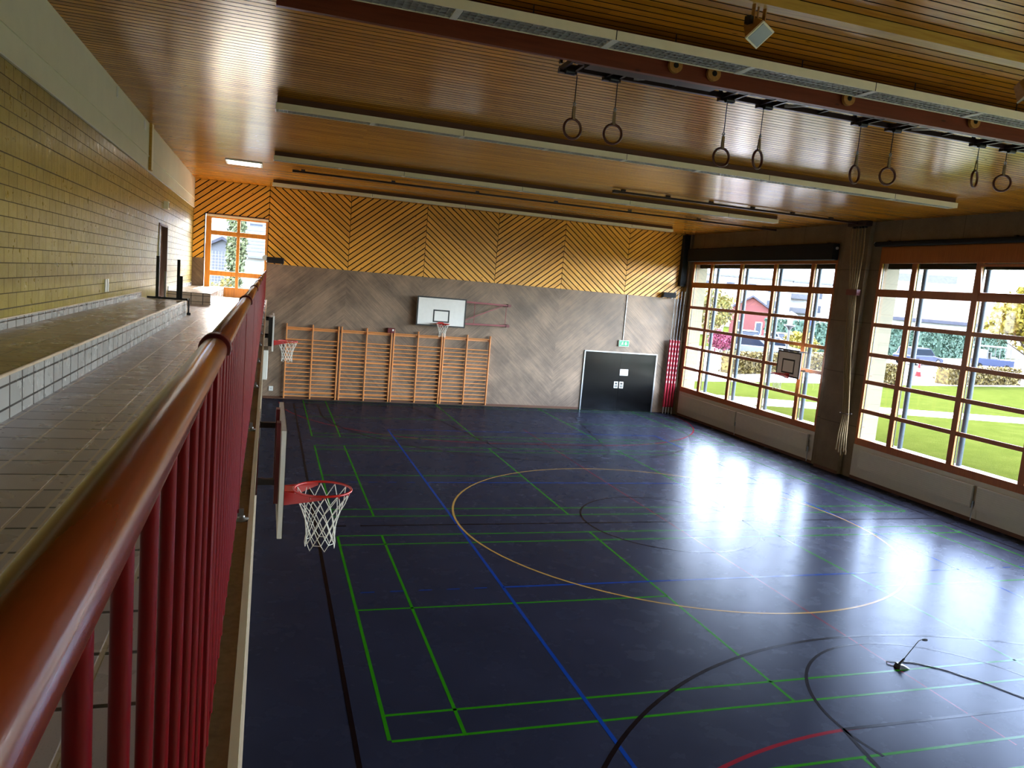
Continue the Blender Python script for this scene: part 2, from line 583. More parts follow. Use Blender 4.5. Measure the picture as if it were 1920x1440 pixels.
# ------------------------------------------------------------------ mesh builder
class MB:
    def __init__(self):
        self.bm = bmesh.new()

    def box(self, x0, x1, y0, y1, z0, z1, mi=0, xf=None):
        vs_ = [Vector((x, y, z)) for x in (x0, x1) for y in (y0, y1) for z in (z0, z1)]
        if xf:
            vs_ = [xf @ v for v in vs_]
        v = [self.bm.verts.new(c) for c in vs_]
        for f in ((0, 1, 3, 2), (4, 6, 7, 5), (0, 4, 5, 1), (2, 3, 7, 6), (0, 2, 6, 4), (1, 5, 7, 3)):
            fc = self.bm.faces.new([v[i] for i in f])
            fc.material_index = mi
        return self

    def bar(self, p0, p1, w, h, mi=0, upv=(0, 0, 1)):
        p0, p1 = Vector(p0), Vector(p1)
        d = p1 - p0
        L = d.length
        d.normalize()
        u = Vector(upv)
        if abs(d.dot(u)) > 0.98:
            u = Vector((1, 0, 0))
        s = d.cross(u).normalized()
        u = s.cross(d)
        m = Matrix((s, d, u)).transposed().to_4x4()
        m.translation = p0
        return self.box(-w / 2, w / 2, 0, L, -h / 2, h / 2, mi, m)

    def tube(self, pts, r, seg=10, mi=0, closed=False, caps=True, smooth=True):
        pts = [Vector(p) for p in pts]
        n = len(pts)
        rs = r if isinstance(r, (list, tuple)) else [r] * n
        rings = []
        prev = None
        for i, p in enumerate(pts):
            if closed:
                d = pts[(i + 1) % n] - pts[i - 1]
            else:
                d = pts[min(i + 1, n - 1)] - pts[max(i - 1, 0)]
            d.normalize()
            if prev is None:
                u = Vector((0, 0, 1)) if abs(d.z) < 0.9 else Vector((1, 0, 0))
            else:
                u = prev
            s = d.cross(u)
            if s.length < 1e-6:
                s = d.cross(Vector((0, 1, 0)))
            s.normalize()
            u = s.cross(d).normalized()
            prev = u
            rings.append([self.bm.verts.new(p + (s * math.cos(2 * PI * k / seg) + u * math.sin(2 * PI * k / seg)) * rs[i]) for k in range(seg)])
        m = n if closed else n - 1
        for i in range(m):
            a, b = rings[i], rings[(i + 1) % n]
            for k in range(seg):
                f = self.bm.faces.new((a[k], a[(k + 1) % seg], b[(k + 1) % seg], b[k]))
                f.smooth = smooth
                f.material_index = mi
        if caps and not closed:
            for ring, rev in ((rings[0], True), (rings[-1], False)):
                ring = [self.bm.verts.new(v.co) for v in ring]
                f = self.bm.faces.new(ring[::-1] if rev else ring)
                f.material_index = mi
        return self

    def torus(self, c, R, r, axis=(0, 0, 1), seg=32, sides=8, mi=0):
        c = Vector(c)
        a = Vector(axis).normalized()
        u = a.orthogonal().normalized()
        w = a.cross(u)
        return self.tube([c + (u * math.cos(2 * PI * k / seg) + w * math.sin(2 * PI * k / seg)) * R for k in range(seg)], r, sides, mi, closed=True)

    def prism(self, poly, vec, mi=0):
        """extrude a planar polygon (list of points) along vec"""
        vec = Vector(vec)
        a = [self.bm.verts.new(Vector(p)) for p in poly]
        b = [self.bm.verts.new(Vector(p) + vec) for p in poly]
        n = len(a)
        fs = [self.bm.faces.new(a[::-1]), self.bm.faces.new(b)]
        for i in range(n):
            fs.append(self.bm.faces.new((a[i], a[(i + 1) % n], b[(i + 1) % n], b[i])))
        for f in fs:
            f.material_index = mi
        return self

    def poly(self, pts, mi=0):
        f = self.bm.faces.new([self.bm.verts.new(Vector(p)) for p in pts])
        f.material_index = mi
        return self

    def lathe(self, prof, c=(0, 0, 0), seg=24, mi=0):
        c = Vector(c)
        rings = [[self.bm.verts.new(c + Vector((r * math.cos(2 * PI * k / seg), r * math.sin(2 * PI * k / seg), z))) for k in range(seg)] for r, z in prof]
        for a, b in zip(rings, rings[1:]):
            for k in range(seg):
                f = self.bm.faces.new((a[k], a[(k + 1) % seg], b[(k + 1) % seg], b[k]))
                f.smooth = True
                f.material_index = mi
        for ring in (rings[0][::-1], rings[-1]):
            if prof[0][0] > 1e-5:
                f = self.bm.faces.new([self.bm.verts.new(v.co) for v in ring])
                f.material_index = mi
        return self

    def leaves(self, c, rad, n, size, seed=0, shell=0.55):
        rnd = random.Random(seed)
        c = Vector(c)
        for _ in range(n):
            d = Vector((rnd.gauss(0, 1), rnd.gauss(0, 1), rnd.gauss(0, 1))).normalized()
            q = shell + (1 - shell) * rnd.random()
            lump = 0.8 + 0.2 * math.sin(d.x * 5 + seed) * math.cos(d.z * 4 + d.y * 3)
            p = c + Vector((d.x * rad[0], d.y * rad[1], d.z * rad[2])) * q * lump
            a = Vector((rnd.gauss(0, 1), rnd.gauss(0, 1), rnd.gauss(0, 1))).normalized()
            b = a.orthogonal().normalized()
            s = size * (0.6 + 0.8 * rnd.random())
            e = a.cross(b)
            self.bm.faces.new([self.bm.verts.new(p + v) for v in (b * s, e * s * 0.6, -b * s, -e * s * 0.6)])
        return self

    def build(self, name, mats, parent=None, bevel=0.0):
        bmesh.ops.recalc_face_normals(self.bm, faces=self.bm.faces[:])
        me = bpy.data.meshes.new(name)
        self.bm.to_mesh(me)
        self.bm.free()
        for m in (mats if isinstance(mats, (list, tuple)) else [mats]):
            me.materials.append(m if not isinstance(m, str) else M[m])
        o = bpy.data.objects.new(name, me)
        COL.objects.link(o)
        if parent:
            o.parent = parent
        if bevel:
            b = o.modifiers.new('bevel', 'BEVEL')
            b.width = bevel
            b.segments = 2
            b.limit_method = 'ANGLE'
        return o


def tag(o, label=None, cat=None, group=None, kind=None):
    if label:
        o['label'] = label
    if cat:
        o['category'] = cat
    if group:
        o['group'] = group
    if kind:
        o['kind'] = kind
    return o


def thing(name, label, cat, loc=(0, 0, 0), rz=0.0, group=None):
    o = bpy.data.objects.new(name, None)
    o.empty_display_size = 0.1
    COL.objects.link(o)
    o.location = loc
    o.rotation_euler = (0, 0, rz)
    return tag(o, label, cat, group)


KIDS = {}


def kids(o):
    return [c for c in COL.objects if c.parent == o]


def dup(o, loc=None, rz=None, label=None, parent=None):
    c = o.copy()
    COL.objects.link(c)
    if parent:  # paving added to bounce sunlight through the gallery window onto the ceiling
        c.parent = parent
    if loc is not None:
        c.location = loc
    if rz is not None:
        c.rotation_euler = (0, 0, rz)
    if label:
        c['label'] = label
    for ch in kids(o):
        dup(ch, parent=c)
    return c


def struct(o):
    o['kind'] = 'structure'
    return o


# ================================================================== THE HALL
XL, XR, YF, YN, ZC = -3.73, 14.5, 20.6, -7.3, 7.12      # gallery wall, window wall, far wall, near wall, ceiling
GZ = 3.38                                              # gallery floor
EX = -1.34                                             # edge of the gallery

# ---- floor with its painted court lines
mb = MB()
mb.box(EX - 0.3, XR, YN, YF, -0.2, 0.0, 0)
LV = dict(green=(1, 0.0008), black=(2, 0.0016), blue=(3, 0.0012), yellow=(4, 0.0020), red=(5, 0.0004))


def line(c, p, q, w=0.04):
    mi, z = LV[c]
    p, q = Vector((p[0], p[1], z)), Vector((q[0], q[1], z))
    n = (q - p).normalized().cross(Vector((0, 0, 1))) * w / 2
    mb.poly([p + n, q + n, q - n, p - n], mi)


def arc(c, ctr, r, a0, a1, w=0.04, n=48, dash=None):
    mi, z = LV[c]
    for k in range(n):
        if dash and (k // dash) % 2:
            continue
        t0, t1 = a0 + (a1 - a0) * k / n, a0 + (a1 - a0) * (k + 1) / n
        pts = []
        for t, rr in ((t0, r - w / 2), (t0, r + w / 2), (t1, r + w / 2), (t1, r - w / 2)):
            pts.append((ctr[0] + rr * math.cos(t), ctr[1] + rr * math.sin(t), z))
        mb.poly(pts, mi)


CX, CY = 6.7, 6.64
# badminton courts across the hall
for y0 in (-7.18, 0.0, 7.185, 14.37):
    for dy in (0, 0.46, 5.64, 6.1):
        line('green', (0.02, y0 + dy), (13.38, y0 + dy))
    line('green', (0.02, y0 + 3.05), (4.72, y0 + 3.05))
    line('green', (8.68, y0 + 3.05), (13.38, y0 + 3.05))
    for x in (0, 0.76, 4.72, 8.68, 12.64, 13.4):
        line('green', (x, y0 + 0.02), (x, y0 + 6.08))
# basketball
for x in (-0.33, 13.73):
    line('black', (x, -6.4), (x, 19.68), 0.05)
for y in (-6.4, 19.68):
    line('black', (-0.33, y), (13.73, y), 0.05)
line('black', (0.45, CY), (13.73, CY), 0.05)
line('black', (-0.2, CY), (0.2, CY), 0.05)
arc('black', (CX, CY), 1.8, 0, 2 * PI)
for yb, sg in ((19.68, -1), (-6.4, 1)):
    ft = yb + sg * 5.8
    line('black', (CX - 1.8, ft), (CX + 1.8, ft), 0.05)
    line('black', (CX - 1.8, ft), (CX - 3.0, yb), 0.05)
    line('black', (CX + 1.8, ft), (CX + 3.0, yb), 0.05)
    a = -PI if sg < 0 else 0
    arc('black', (CX, ft), 1.8, a, a + PI)
    arc('black', (CX, ft), 1.8, a + PI, a + 2 * PI, n=44, dash=4)
    yc = yb + sg * 1.575
    arc('black', (CX, yc), 6.25, a, a + PI, w=0.05, n=72)
    for s in (-1, 1):
        line('black', (CX + s * 6.25, yc), (CX + s * 6.25, yb), 0.05)
        for t in (0.3, 0.62):
            xx = CX + s * (3.0 - 1.2 * t)
            line('black', (xx, yb + sg * 5.8 * t), (xx + s * 0.12, yb + sg * 5.8 * t), 0.08)
# volleyball
for x in (CX - 4.45, CX + 4.45):
    line('blue', (x, CY - 9), (x, CY + 9), 0.05)
for y in (CY - 9, CY - 3, CY + 3, CY + 9):
    line('blue', (CX - 4.45, y), (CX + 4.45, y), 0.05)
for y in (CY - 3, CY + 3):
    for k in range(5):
        for s in (-1, 1):
            line('blue', (CX + s * (4.7 + k * 0.42), y), (CX + s * (4.9 + k * 0.42), y), 0.025)
arc('yellow', (CX, CY), 4.42, 0, 2 * PI, n=96)
# red goal areas and centre line
line('red', (CX, -1.2), (CX, 16.2), 0.02)
for yb, sg in ((19.95, -1), (-6.60, 1)):
    a = -PI / 2 if sg < 0 else PI / 2
    line('red', (CX - 1.5, yb + sg * 6), (CX + 1.5, yb + sg * 6))
    for s in (-1, 1):
        b = 0 if s > 0 else PI
        if sg < 0:
            b = -b
        arc('red', (CX + s * 1.5, yb), 6.0, b, a, w=0.05, n=36)
struct(mb.build('floor', ['floor', 'l_green', 'l_black', 'l_blue', 'l_yellow', 'l_red']))

# ---- ceiling of narrow boards with dark joints
mb = MB()
mb.box(XL, XR + 0.25, YN, YF, ZC + 0.02, ZC + 0.2, 1)
y = YN + 0.03
while y < YF - 0.02:
    nf = len(mb.bm.faces)
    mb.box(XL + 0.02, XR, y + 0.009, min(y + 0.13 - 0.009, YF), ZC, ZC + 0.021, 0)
    mb.bm.faces.ensure_lookup_table()
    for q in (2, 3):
        mb.bm.faces[nf + q].material_index = 1      # board edges coloured dark to paint in the shade of the joints
    y += 0.13
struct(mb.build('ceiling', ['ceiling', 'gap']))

# ---- far wall: concrete below, diagonal pine boards above
ZB = 4.60


def clip(poly, f):
    out = []
    for i, p in enumerate(poly):
        q = poly[(i + 1) % len(poly)]
        a, b = f(p), f(q)
        if a >= 0:
            out.append(p)
        if (a >= 0) != (b >= 0):
            t = a / (a - b)
            out.append((p[0] + (q[0] - p[0]) * t, p[1] + (q[1] - p[1]) * t))
    return out


mb = MB()
mb.box(EX - 0.06, XR + 0.25, YF, YF + 0.3, -0.2, ZB)                # concrete, hall part
mb.box(XL - 0.2, -3.36, YF, YF + 0.3, GZ - 0.3, ZB)                 # strip beside the gallery window
mb.box(XL - 0.2, EX - 0.06, YF, YF + 0.3, 0, GZ - 0.02)
struct(mb.build('wall_back', 'concrete_back'))

mb = MB()
SL, PITCHV, GAPV = 0.80, 0.202, 0.044
seams = [XL, -1.39, 1.285, 3.945, 6.60, 9.215, 11.87, XR]
for pi_ in range(7):
    x0, x1 = seams[pi_], seams[pi_ + 1]
    sg = 1 if pi_ % 2 == 0 else -1
    xr = x1 if sg > 0 else x0
    rects = [(x0 + 0.008, x1 - 0.008, ZB, ZC)]
    if pi_ == 0:
        rects = [(x0 + 0.005, -3.39, ZB, ZC), (-3.39, x1 - 0.008, 6.08, ZC)]
    for (a, b, c, d) in rects:
        for k in range(-90, 100):
            v0 = k * PITCHV + GAPV / 2
            v1 = (k + 1) * PITCHV - GAPV / 2
            pl = [(a, c), (b, c), (b, d), (a, d)]
            fn = lambda p: p[1] - sg * SL * (p[0] - seams[1]) - 4.6
            pl = clip(pl, lambda p: fn(p) - v0)
            if len(pl) < 3:
                continue
            pl = clip(pl, lambda p: v1 - fn(p))
            if len(pl) < 3:
                continue
            mb.prism([(p[0], YF - 0.03, p[1]) for p in pl], (0, 0.025, 0), 0)
mb.box(XL, -3.37, YF - 0.006, YF + 0.3, ZB, ZC, 1)
mb.box(-3.37, -1.40, YF - 0.006, YF + 0.3, 6.06, ZC, 1)
mb.box(-1.40, XR, YF - 0.006, YF + 0.3, ZB, ZC, 1)


def mat_panel():
    t = NT('panelling_pine')
    p = t.pos()
    s = t.sep(p)
    k = t.math('FLOOR', t.math('DIVIDE', t.math('ADD', s[0], 1.39 + 2.653 * 10), 2.653))
    par = t.math('MULTIPLY', t.math('FRACT', t.math('MULTIPLY', k, 0.5)), 2.0)
    sg = t.math('SUBTRACT', t.math('MULTIPLY', par, 2.0), 1.0)
    d = t.math('SUBTRACT', s[2], t.math('MULTIPLY', t.math('MULTIPLY', t.math('ADD', s[0], 1.39), SL), sg))
    d = t.math('SUBTRACT', d, 4.6)
    e = t.math('ADD', s[2], t.math('MULTIPLY', t.math('MULTIPLY', s[0], 1 / SL), sg))
    r = t.white(t.comb(t.math('FLOOR', t.math('DIVIDE', d, PITCHV)), k, 0.0))
    g = t.noise(t.comb(t.math('MULTIPLY', d, 16.0), t.math('MULTIPLY', e, 0.8), k), 1.5, 5, 0.6)
    c = s2l((240, 178, 70))
    col = t.ramp(g, [(0.25, tuple(x * q for x, q in zip(c, (0.8, 0.7, 0.55)))), (0.6, c), (0.85, tuple(x * 1.1 for x in c))])
    col = t.mix(1.0, col, t.ramp(r, [(0.0, (0.82, 0.80, 0.76)), (1.0, (1.08, 1.08, 1.05))]), 'MULTIPLY')
    vo = t.n('ShaderNodeTexVoronoi')
    t.l(t.comb(t.math('MULTIPLY', d, 5.0), t.math('MULTIPLY', e, 1.3), k), vo.inputs['Vector'])
    vo.inputs['Scale'].default_value = 1.2
    col = t.mix(t.maprange(vo.outputs['Distance'], 0.05, 0.12, 0.85, 0.0), col, s2l((96, 48, 14)))
    t.set(color=col, rough=0.36, spec=0.5)
    t.bump(g, 0.1, 0.004)
    return t.m


M['panel'] = mat_panel()
struct(mb.build('wall_back_panelling', ['panel', 'gap']))
mb = MB()
mb.box(EX + 0.01, 10.40, YF - 0.025, YF, 0, 0.09)
struct(mb.build('baseboard_back', 'batten'))

# ---- gallery side: block wall, edge beam, slab
mb = MB()
DY0, DY1, DZ1 = 12.40, 13.95, 5.27
mb.box(XL - 0.25, XL, YN, DY0, GZ - 0.3, 6.2)
mb.box(XL - 0.25, XL, DY1, YF, GZ - 0.3, 6.2)
mb.box(XL - 0.25, XL, DY0, DY1, DZ1, 6.2)
struct(mb.build('wall_left', 'block'))
mb = MB()
mb.box(XL - 0.25, XL + 0.02, YN, YF, 6.2, 6.47)
mb.box(XL - 0.25, XL + 0.035, YN, YF, 6.47, 6.49)
mb.box(XL - 0.25, XL + 0.02, YN, YF, 6.49, ZC + 0.05)
mb.box(XL, XL + 0.03, YN, YF, 6.185, 6.2, 1)
struct(mb.build('trim_1', ['concrete_beam', 'white']))
mb = MB()
mb.box(XL, -1.50, YN, YF, GZ - 0.25, GZ, 0)
mb.box(-1.50, EX - 0.022, YN, YF, GZ - 0.25, GZ - 0.004, 1)
mb.box(EX - 0.022, EX, YN, YF, GZ - 0.03, GZ + 0.004, 2)
struct(mb.build('floor_gallery', ['tile_floor', 'concrete_slab', 'cream']))
mb = MB()
mb.box(EX - 0.3, EX - 0.02, YN, YF, 0.0, GZ - 0.25)
struct(mb.build('wall_under_gallery', 'concrete_dark'))
mb = MB()
mb.box(XL - 0.25, XR + 0.25, YN - 0.3, YN, -0.2, ZC + 0.1)
struct(mb.build('wall_front', 'concrete_beam'))

# ---- window wall
W_SP = [(12.0, 20.1), (2.3, 10.36), (-7.2, 0.6)]
XO = 14.78
edges = [YN] + [v for a, b in sorted(W_SP) for v in (a, b)] + [YF]
for i in range(0, len(edges), 2):
    if edges[i + 1] - edges[i] > 0.02:
        struct(MB().box(XR, XO, edges[i], edges[i + 1], -0.2, ZC + 0.1).build('wall_right', 'concrete_dark'))
for a, b in W_SP:
    struct(MB().box(XR + 0.06, XO, a, b, -0.2, 0.98).build('wall_right_parapet', 'concrete_dark'))
    struct(MB().box(XR, XO, a, b, 6.42, ZC + 0.1).build('wall_right_lintel', 'concrete_dark'))
struct(MB().box(14.36, XR, 10.72, 11.70, 0, ZC).build('trim_5', 'concrete_dark'))           # the column stands a little proud
struct(MB().box(14.40, XR, 20.28, YF - 0.03, 0, ZC).build('trim_6', 'concrete_dark'))
for a, b, x in ((12.0, 20.1, XR - 0.012), (2.3, 10.36, XR - 0.012), (10.72, 11.70, 14.345)):
    struct(MB().box(x, x + 0.014, a, b, 0, 0.09).build('baseboard_right', 'batten'))

COLS = [0.10, 1.06, 3.02, 4.98, 6.94, 8.00]
ROWS = [1.24, 1.93, 2.64, 3.53, 4.31, 5.20, 5.92]
ROWS = [1.20, 1.93, 2.74, 3.50, 4.32, 5.19, 5.95]
for wi, (y0, y1) in enumerate(W_SP):
    Lw = y1 - y0
    ys = [y0, y0 + 1.02, y0 + 2.97, y0 + 4.93, y0 + 6.85, y1] if wi != 0 else [12.0, 13.10, 14.96, 16.89, 18.82, 20.1]
    if wi == 1:
        ys = [2.3, 3.46, 5.35, 7.25, 9.17, 10.36]
    win = thing('window_%d' % (wi + 1), None, None)
    win['kind'] = 'structure'
    f = MB()
    xa, xb = XR + 0.0, XR + 0.035
    f.box(xa, xb, y0, y1, 0.97, 1.16)                       # bottom rail
    f.box(xa, xb, y0, y1, 5.98, 6.44)                       # head
    f.box(xa, xb, y0, y0 + 0.09, 1.16, 5.98)
    f.box(xa, xb, y1 - 0.09, y1, 1.16, 5.98)
    for yy in ys[1:-1]:
        f.box(xa, xb, yy - 0.105, yy + 0.055, 1.16, 5.98)
    for zi, zz in enumerate(ROWS[1:-1]):
        h = 0.10 if zi == 4 else 0.054
        f.box(xa + 0.01, xb - 0.005, y0 + 0.09, y1 - 0.09, zz - h, zz + h)
    f.build('frame', 'frame_wood', win, bevel=0.006)
    # thin dark outer glazing beads and the pale outer frame edge
    f = MB()
    for i in range(5):
        ya = ys[i] + (0.09 if i == 0 else 0.055)
        yb_ = ys[i + 1] - (0.09 if i == 4 else 0.105)
        for (za, zb) in zip([1.16] + ROWS[1:-1], ROWS[1:-1] + [5.98]):
            for sg_, yy in ((1, ya), (-1, yb_)):
                f.box(xb, xb + 0.035, min(yy - 0.05 * sg_, yy - 0.004 * sg_), max(yy - 0.05 * sg_, yy - 0.004 * sg_), za, zb, 0)
                f.box(xb + 0.035, xb + 0.06, min(yy - 0.05 * sg_, yy + 0.012 * sg_), max(yy - 0.05 * sg_, yy + 0.012 * sg_), za, zb, 1)
    f.build('glazing_bead', ['lite_batten', 'black'], win)
    g = MB()
    for i in range(5):
        for (za, zb) in zip([1.16] + ROWS[1:-1], ROWS[1:-1] + [5.98]):
            g.poly([(XR + 0.025, ys[i] + 0.05, za), (XR + 0.025, ys[i + 1] - 0.05, za), (XR + 0.025, ys[i + 1] - 0.05, zb), (XR + 0.025, ys[i] + 0.05, zb)])
    g.build('pane', 'glass', win)
    if wi == 1:   # one top light stands ajar
        s_ = MB()
        rot = Matrix.Translation((XR + 0.02, 6.28, 5.24)) @ Matrix.Rotation(math.radians(-9), 4, 'Y')
        w2 = 0.86
        s_.box(-0.03, 0.02, -w2, -w2 + 0.07, 0, 0.72, 0, rot)
        s_.box(-0.03, 0.02, w2 - 0.07, w2, 0, 0.72, 0, rot)
        s_.box(-0.03, 0.02, -w2, w2, 0, 0.06, 0, rot)
        s_.box(-0.03, 0.02, -w2, w2, 0.66, 0.72, 0, rot)
        s_.build('sash', 'frame_wood', win)

# ---- gallery window with its boarded apron
win = thing('window_4', None, None)
win['kind'] = 'structure'
f = MB()
xs = [-3.34, -3.17, -2.38, -2.28, -1.48, -1.40]
ya, yb_ = YF - 0.04, YF + 0.09
for a, b in ((xs[0], xs[1]), (xs[2], xs[3]), (xs[4], xs[5])):
    f.box(a, b, ya, yb_, 3.38, 6.05)
for za, zb in ((3.38, 3.70), (4.06, 4.22), (5.38, 5.53), (5.92, 6.05)):
    f.box(xs[1], xs[2], ya + 0.005, yb_ - 0.005, za, zb)
    f.box(xs[3], xs[4], ya + 0.005, yb_ - 0.005, za, zb)
f.build('frame', 'frame_wood_light', win, bevel=0.008)
g = MB()
for a, b in ((xs[1], xs[2]), (xs[3], xs[4])):
    for za, zb in ((3.70, 4.06), (4.22, 5.38), (5.53, 5.92)):
        g.poly([(a - 0.02, YF + 0.05, za - 0.02), (b + 0.02, YF + 0.05, za - 0.02), (b + 0.02, YF + 0.05, zb + 0.02), (a - 0.02, YF + 0.05, zb + 0.02)])
g.build('pane', 'glass', win)
f = MB()
f.box(-3.32, -1.40, YF - 0.075, YF - 0.04, 5.97, 6.03)
f.build('head_strip', 'cream', win)

# ---- far double door and gallery door
d1 = thing('door_1', None, None, (12.02, YF, 0))
d1['kind'] = 'structure'
f = MB()
f.box(-1.58, -1.53, -0.05, 0.0, 0, 2.32)
f.box(1.53, 1.58, -0.05, 0.0, 0, 2.32)
f.box(-1.58, 1.58, -0.05, 0.0, 2.30, 2.34)
f.build('frame', 'steel', d1)
for s in (-1, 1):
    f = MB()
    f.box(min(0.004 * s, 1.53 * s), max(0.004 * s, 1.53 * s), -0.035, -0.005, 0.01, 2.30)
    lf = f.build('leaf', 'black_gloss', d1, bevel=0.003)
    h = MB()
    xa = 0.03 if s > 0 else -0.20
    h.box(xa, xa + 0.17, -0.045, -0.035, 0.91, 1.17, 0)
    h.box(xa + 0.03, xa + 0.14, -0.049, -0.045, 0.95, 1.03, 1)
    h.box(xa + 0.03, xa + 0.14, -0.049, -0.045, 1.06, 1.13, 1)
    h.box(xa + 0.05, xa + 0.12, -0.055, -0.049, 0.985, 1.00, 0)
    h.build('flush_handle', ['alu', 'black'], lf)

d2 = thing('door_2', None, None, (XL, (DY0 + DY1) / 2, GZ))
d2['kind'] = 'structure'
hw, hh = (DY1 - DY0) / 2, DZ1 - GZ
f = MB()
f.box(-0.12, 0.015, -hw, -hw + 0.09, 0, hh)
f.box(-0.12, 0.015, hw - 0.05, hw, 0, hh)
f.box(-0.12, 0.015, -hw, hw, hh - 0.05, hh)
f.build('frame', 'door_frame', d2)
f = MB()
f.box(-0.14, -0.09, -hw + 0.09, hw - 0.05, 0.01, hh - 0.05)
lf = f.build('leaf', 'door_brown', d2)
f = MB()
f.tube([(-0.09, -hw + 0.2, 1.05), (-0.03, -hw + 0.2, 1.05), (-0.03, -hw + 0.36, 1.05)], 0.012, 8)
f.build('handle', 'alu', lf)
f = MB()
f.box(-0.002, 0.03, -hw - 0.05, -hw - 0.01, 0.45, 1.6)
f.build('edge_guard', 'alu', d2)


# ================================================================== GALLERY THINGS
def bench(name, label, y0, y1, x1=-2.88):
    r = thing(name, label, 'bench', (XL + 0.001, y0, GZ), group='tiled benches on the gallery')
    L, w = y1 - y0, x1 - XL
    f = MB()
    f.box(0.0, w - 0.012, 0.012, L - 0.012, 0, 0.285)
    f.build('core', 'concrete_slab', r)
    f = MB()
    f.box(w - 0.012, w, 0, L, 0, 0.288)
    f.build('front_tiles', 'tile_front', r)
    f = MB()
    f.box(0, w, 0, 0.012, 0, 0.288)
    f.build('end_tiles', 'tile_side', r)
    MB().box(0, w, L - 0.012, L, 0, 0.288).build('end_tiles', 'tile_side', r)
    f = MB()
    f.box(0, w - 0.02, 0, L, 0.285, 0.30)
    f.build('seat_tiles', 'tile_top', r)
    f = MB()
    f.tube([(w - 0.014, 0, 0.286), (w - 0.014, L, 0.286)], 0.016, 8)
    f.build('nosing', 'tile_nose', r)
    f = MB()
    f.box(0.0, 0.012, 0, L, 0.30, 0.40, 0)
    f.box(0.0, 0.016, 0, L, 0.40, 0.412, 1)
    f.build('upstand', ['tile_front', 'tile_nose'], r)
    return r


bench('tiled_bench', 'long grey tiled bench along the block wall nearest the camera', YN + 0.005, 10.0)
bench('tiled_bench', 'short sunlit tiled bench in the corner under the gallery window', 14.35, 20.55, -2.72)

# railing
ra = thing('railing', 'red steel gallery railing with varnished round wooden handrail', 'railing', (-1.41, 0, GZ))
HR = 0.955
posts = [-7.2] + [-5.45 + 1.98 * k for k in range(13)] + [20.3]
for i in range(len(posts) - 1):
    a, b = posts[i] + 0.012, posts[i + 1] - 0.03
    f = MB()
    r0 = 0.0228
    f.tube([(0, a, HR), (0, a + 0.006, HR), (0, b - 0.014, HR), (0, b - 0.004, HR), (0, b, HR)], [r0 * 0.9, r0, r0, r0 * 0.93, r0 * 0.8], 28)
    f.build('handrail', 'rail_wood', ra)
for p in posts:
    f = MB()
    f.box(-0.008, 0.008, p - 0.028, p + 0.028, 0.03, HR - 0.01)
    f.build('post', 'red', ra, bevel=0.002)
    f = MB()
    pr = []
    for k in range(0, 15):
        t = -0.12 * PI + 1.24 * PI * k / 14
        pr.append((0.0288 * math.cos(t), p - 0.026, HR + 0.0288 * math.sin(t)))
    f.prism(pr, (0, 0.042, 0))
    f.build('collar', 'dark_red', ra, bevel=0.002)
    f = MB()
    f.lathe([(0.03, -0.004), (0.03, 0.004), (0.012, 0.007), (0.012, 0.02)], (0.022, p - 0.02, 0), 16)
    f.box(0.004, 0.028, p - 0.026, p - 0.014, 0.014, 0.05)
    f.build('foot', 'steel', ra)
f = MB()
f.box(-0.02, 0.004, posts[0], posts[-1], 0.07, 0.085)
f.build('bottom_rail', 'red', ra)
f = MB()
f.box(-0.006, 0.006, posts[0], posts[-1], HR - 0.032, HR - 0.018)
f.build('top_bar', 'dark_red', ra)
bal = []
for i in range(len(posts) - 1):
    if i == 0:
        bal += [-5.608 - 0.1325 * k for k in range(12)]
        continue
    n = 15
    for k in range(1, n):
        bal.append(posts[i] + (posts[i + 1] - posts[i]) * k / n)
vis = [y for y in bal if y > -6.9]
f = MB()
f.tube([(0, 0, 0.08), (0, 0, HR - 0.03)], 0.0075, 12)
b0 = f.build('baluster', 'red', ra)
b0.location = (0, vis[0], 0)
for y in vis[1:96]:
    c = b0.copy()
    COL.objects.link(c)
    c.location = (0, y, 0)
f = MB()
for y in vis[96:] + [y for y in bal if y <= -6.9]:
    f.tube([(0, y, 0.08), (0, y, HR - 0.03)], 0.0075, 8)
tag(f.build('baluster_row', 'red', ra), kind='stuff')

# black collapsible stand on the bench end
st = thing('folding_stand', 'black steel stand with uprights at the end of the long bench', 'stand', (-3.2, 9.72, GZ))
f = MB()
f.box(-0.38, 0.36, 0.0, 0.05, 0.305, 0.345)
f.build('base_bar', 'black', st)
for (x, h, w) in ((-0.2, 1.14, 0.055), (-0.06, 0.85, 0.03), (0.18, 1.10, 0.055), (0.235, 0.78, 0.05)):
    f = MB()
    f.box(x - w / 2, x + w / 2, 0.0, 0.05, 0.345, h)
    f.build('upright', 'black' if w > 0.04 else 'steel', st)
f = MB()
f.box(0.33, 0.40, 0.27, 0.31, -0.0, 0.05)
f.box(0.33, 0.36, 0.0, 0.29, 0.302, 0.34)
f.box(0.345, 0.375, 0.27, 0.30, 0.03, 0.34)
f.build('leg', 'black', st)


def wall_box(name, label, cat, loc, size, m, parts=()):
    r = thing(name, label, cat, loc)
    f = MB()
    f.box(0, size[0], -size[1] / 2, size[1] / 2, -size[2] / 2, size[2] / 2)
    f.build('body', m, r, bevel=0.004)
    for (nm, b, mm) in parts:
        f = MB()
        f.box(*b)
        f.build(nm, mm, r)
    return r


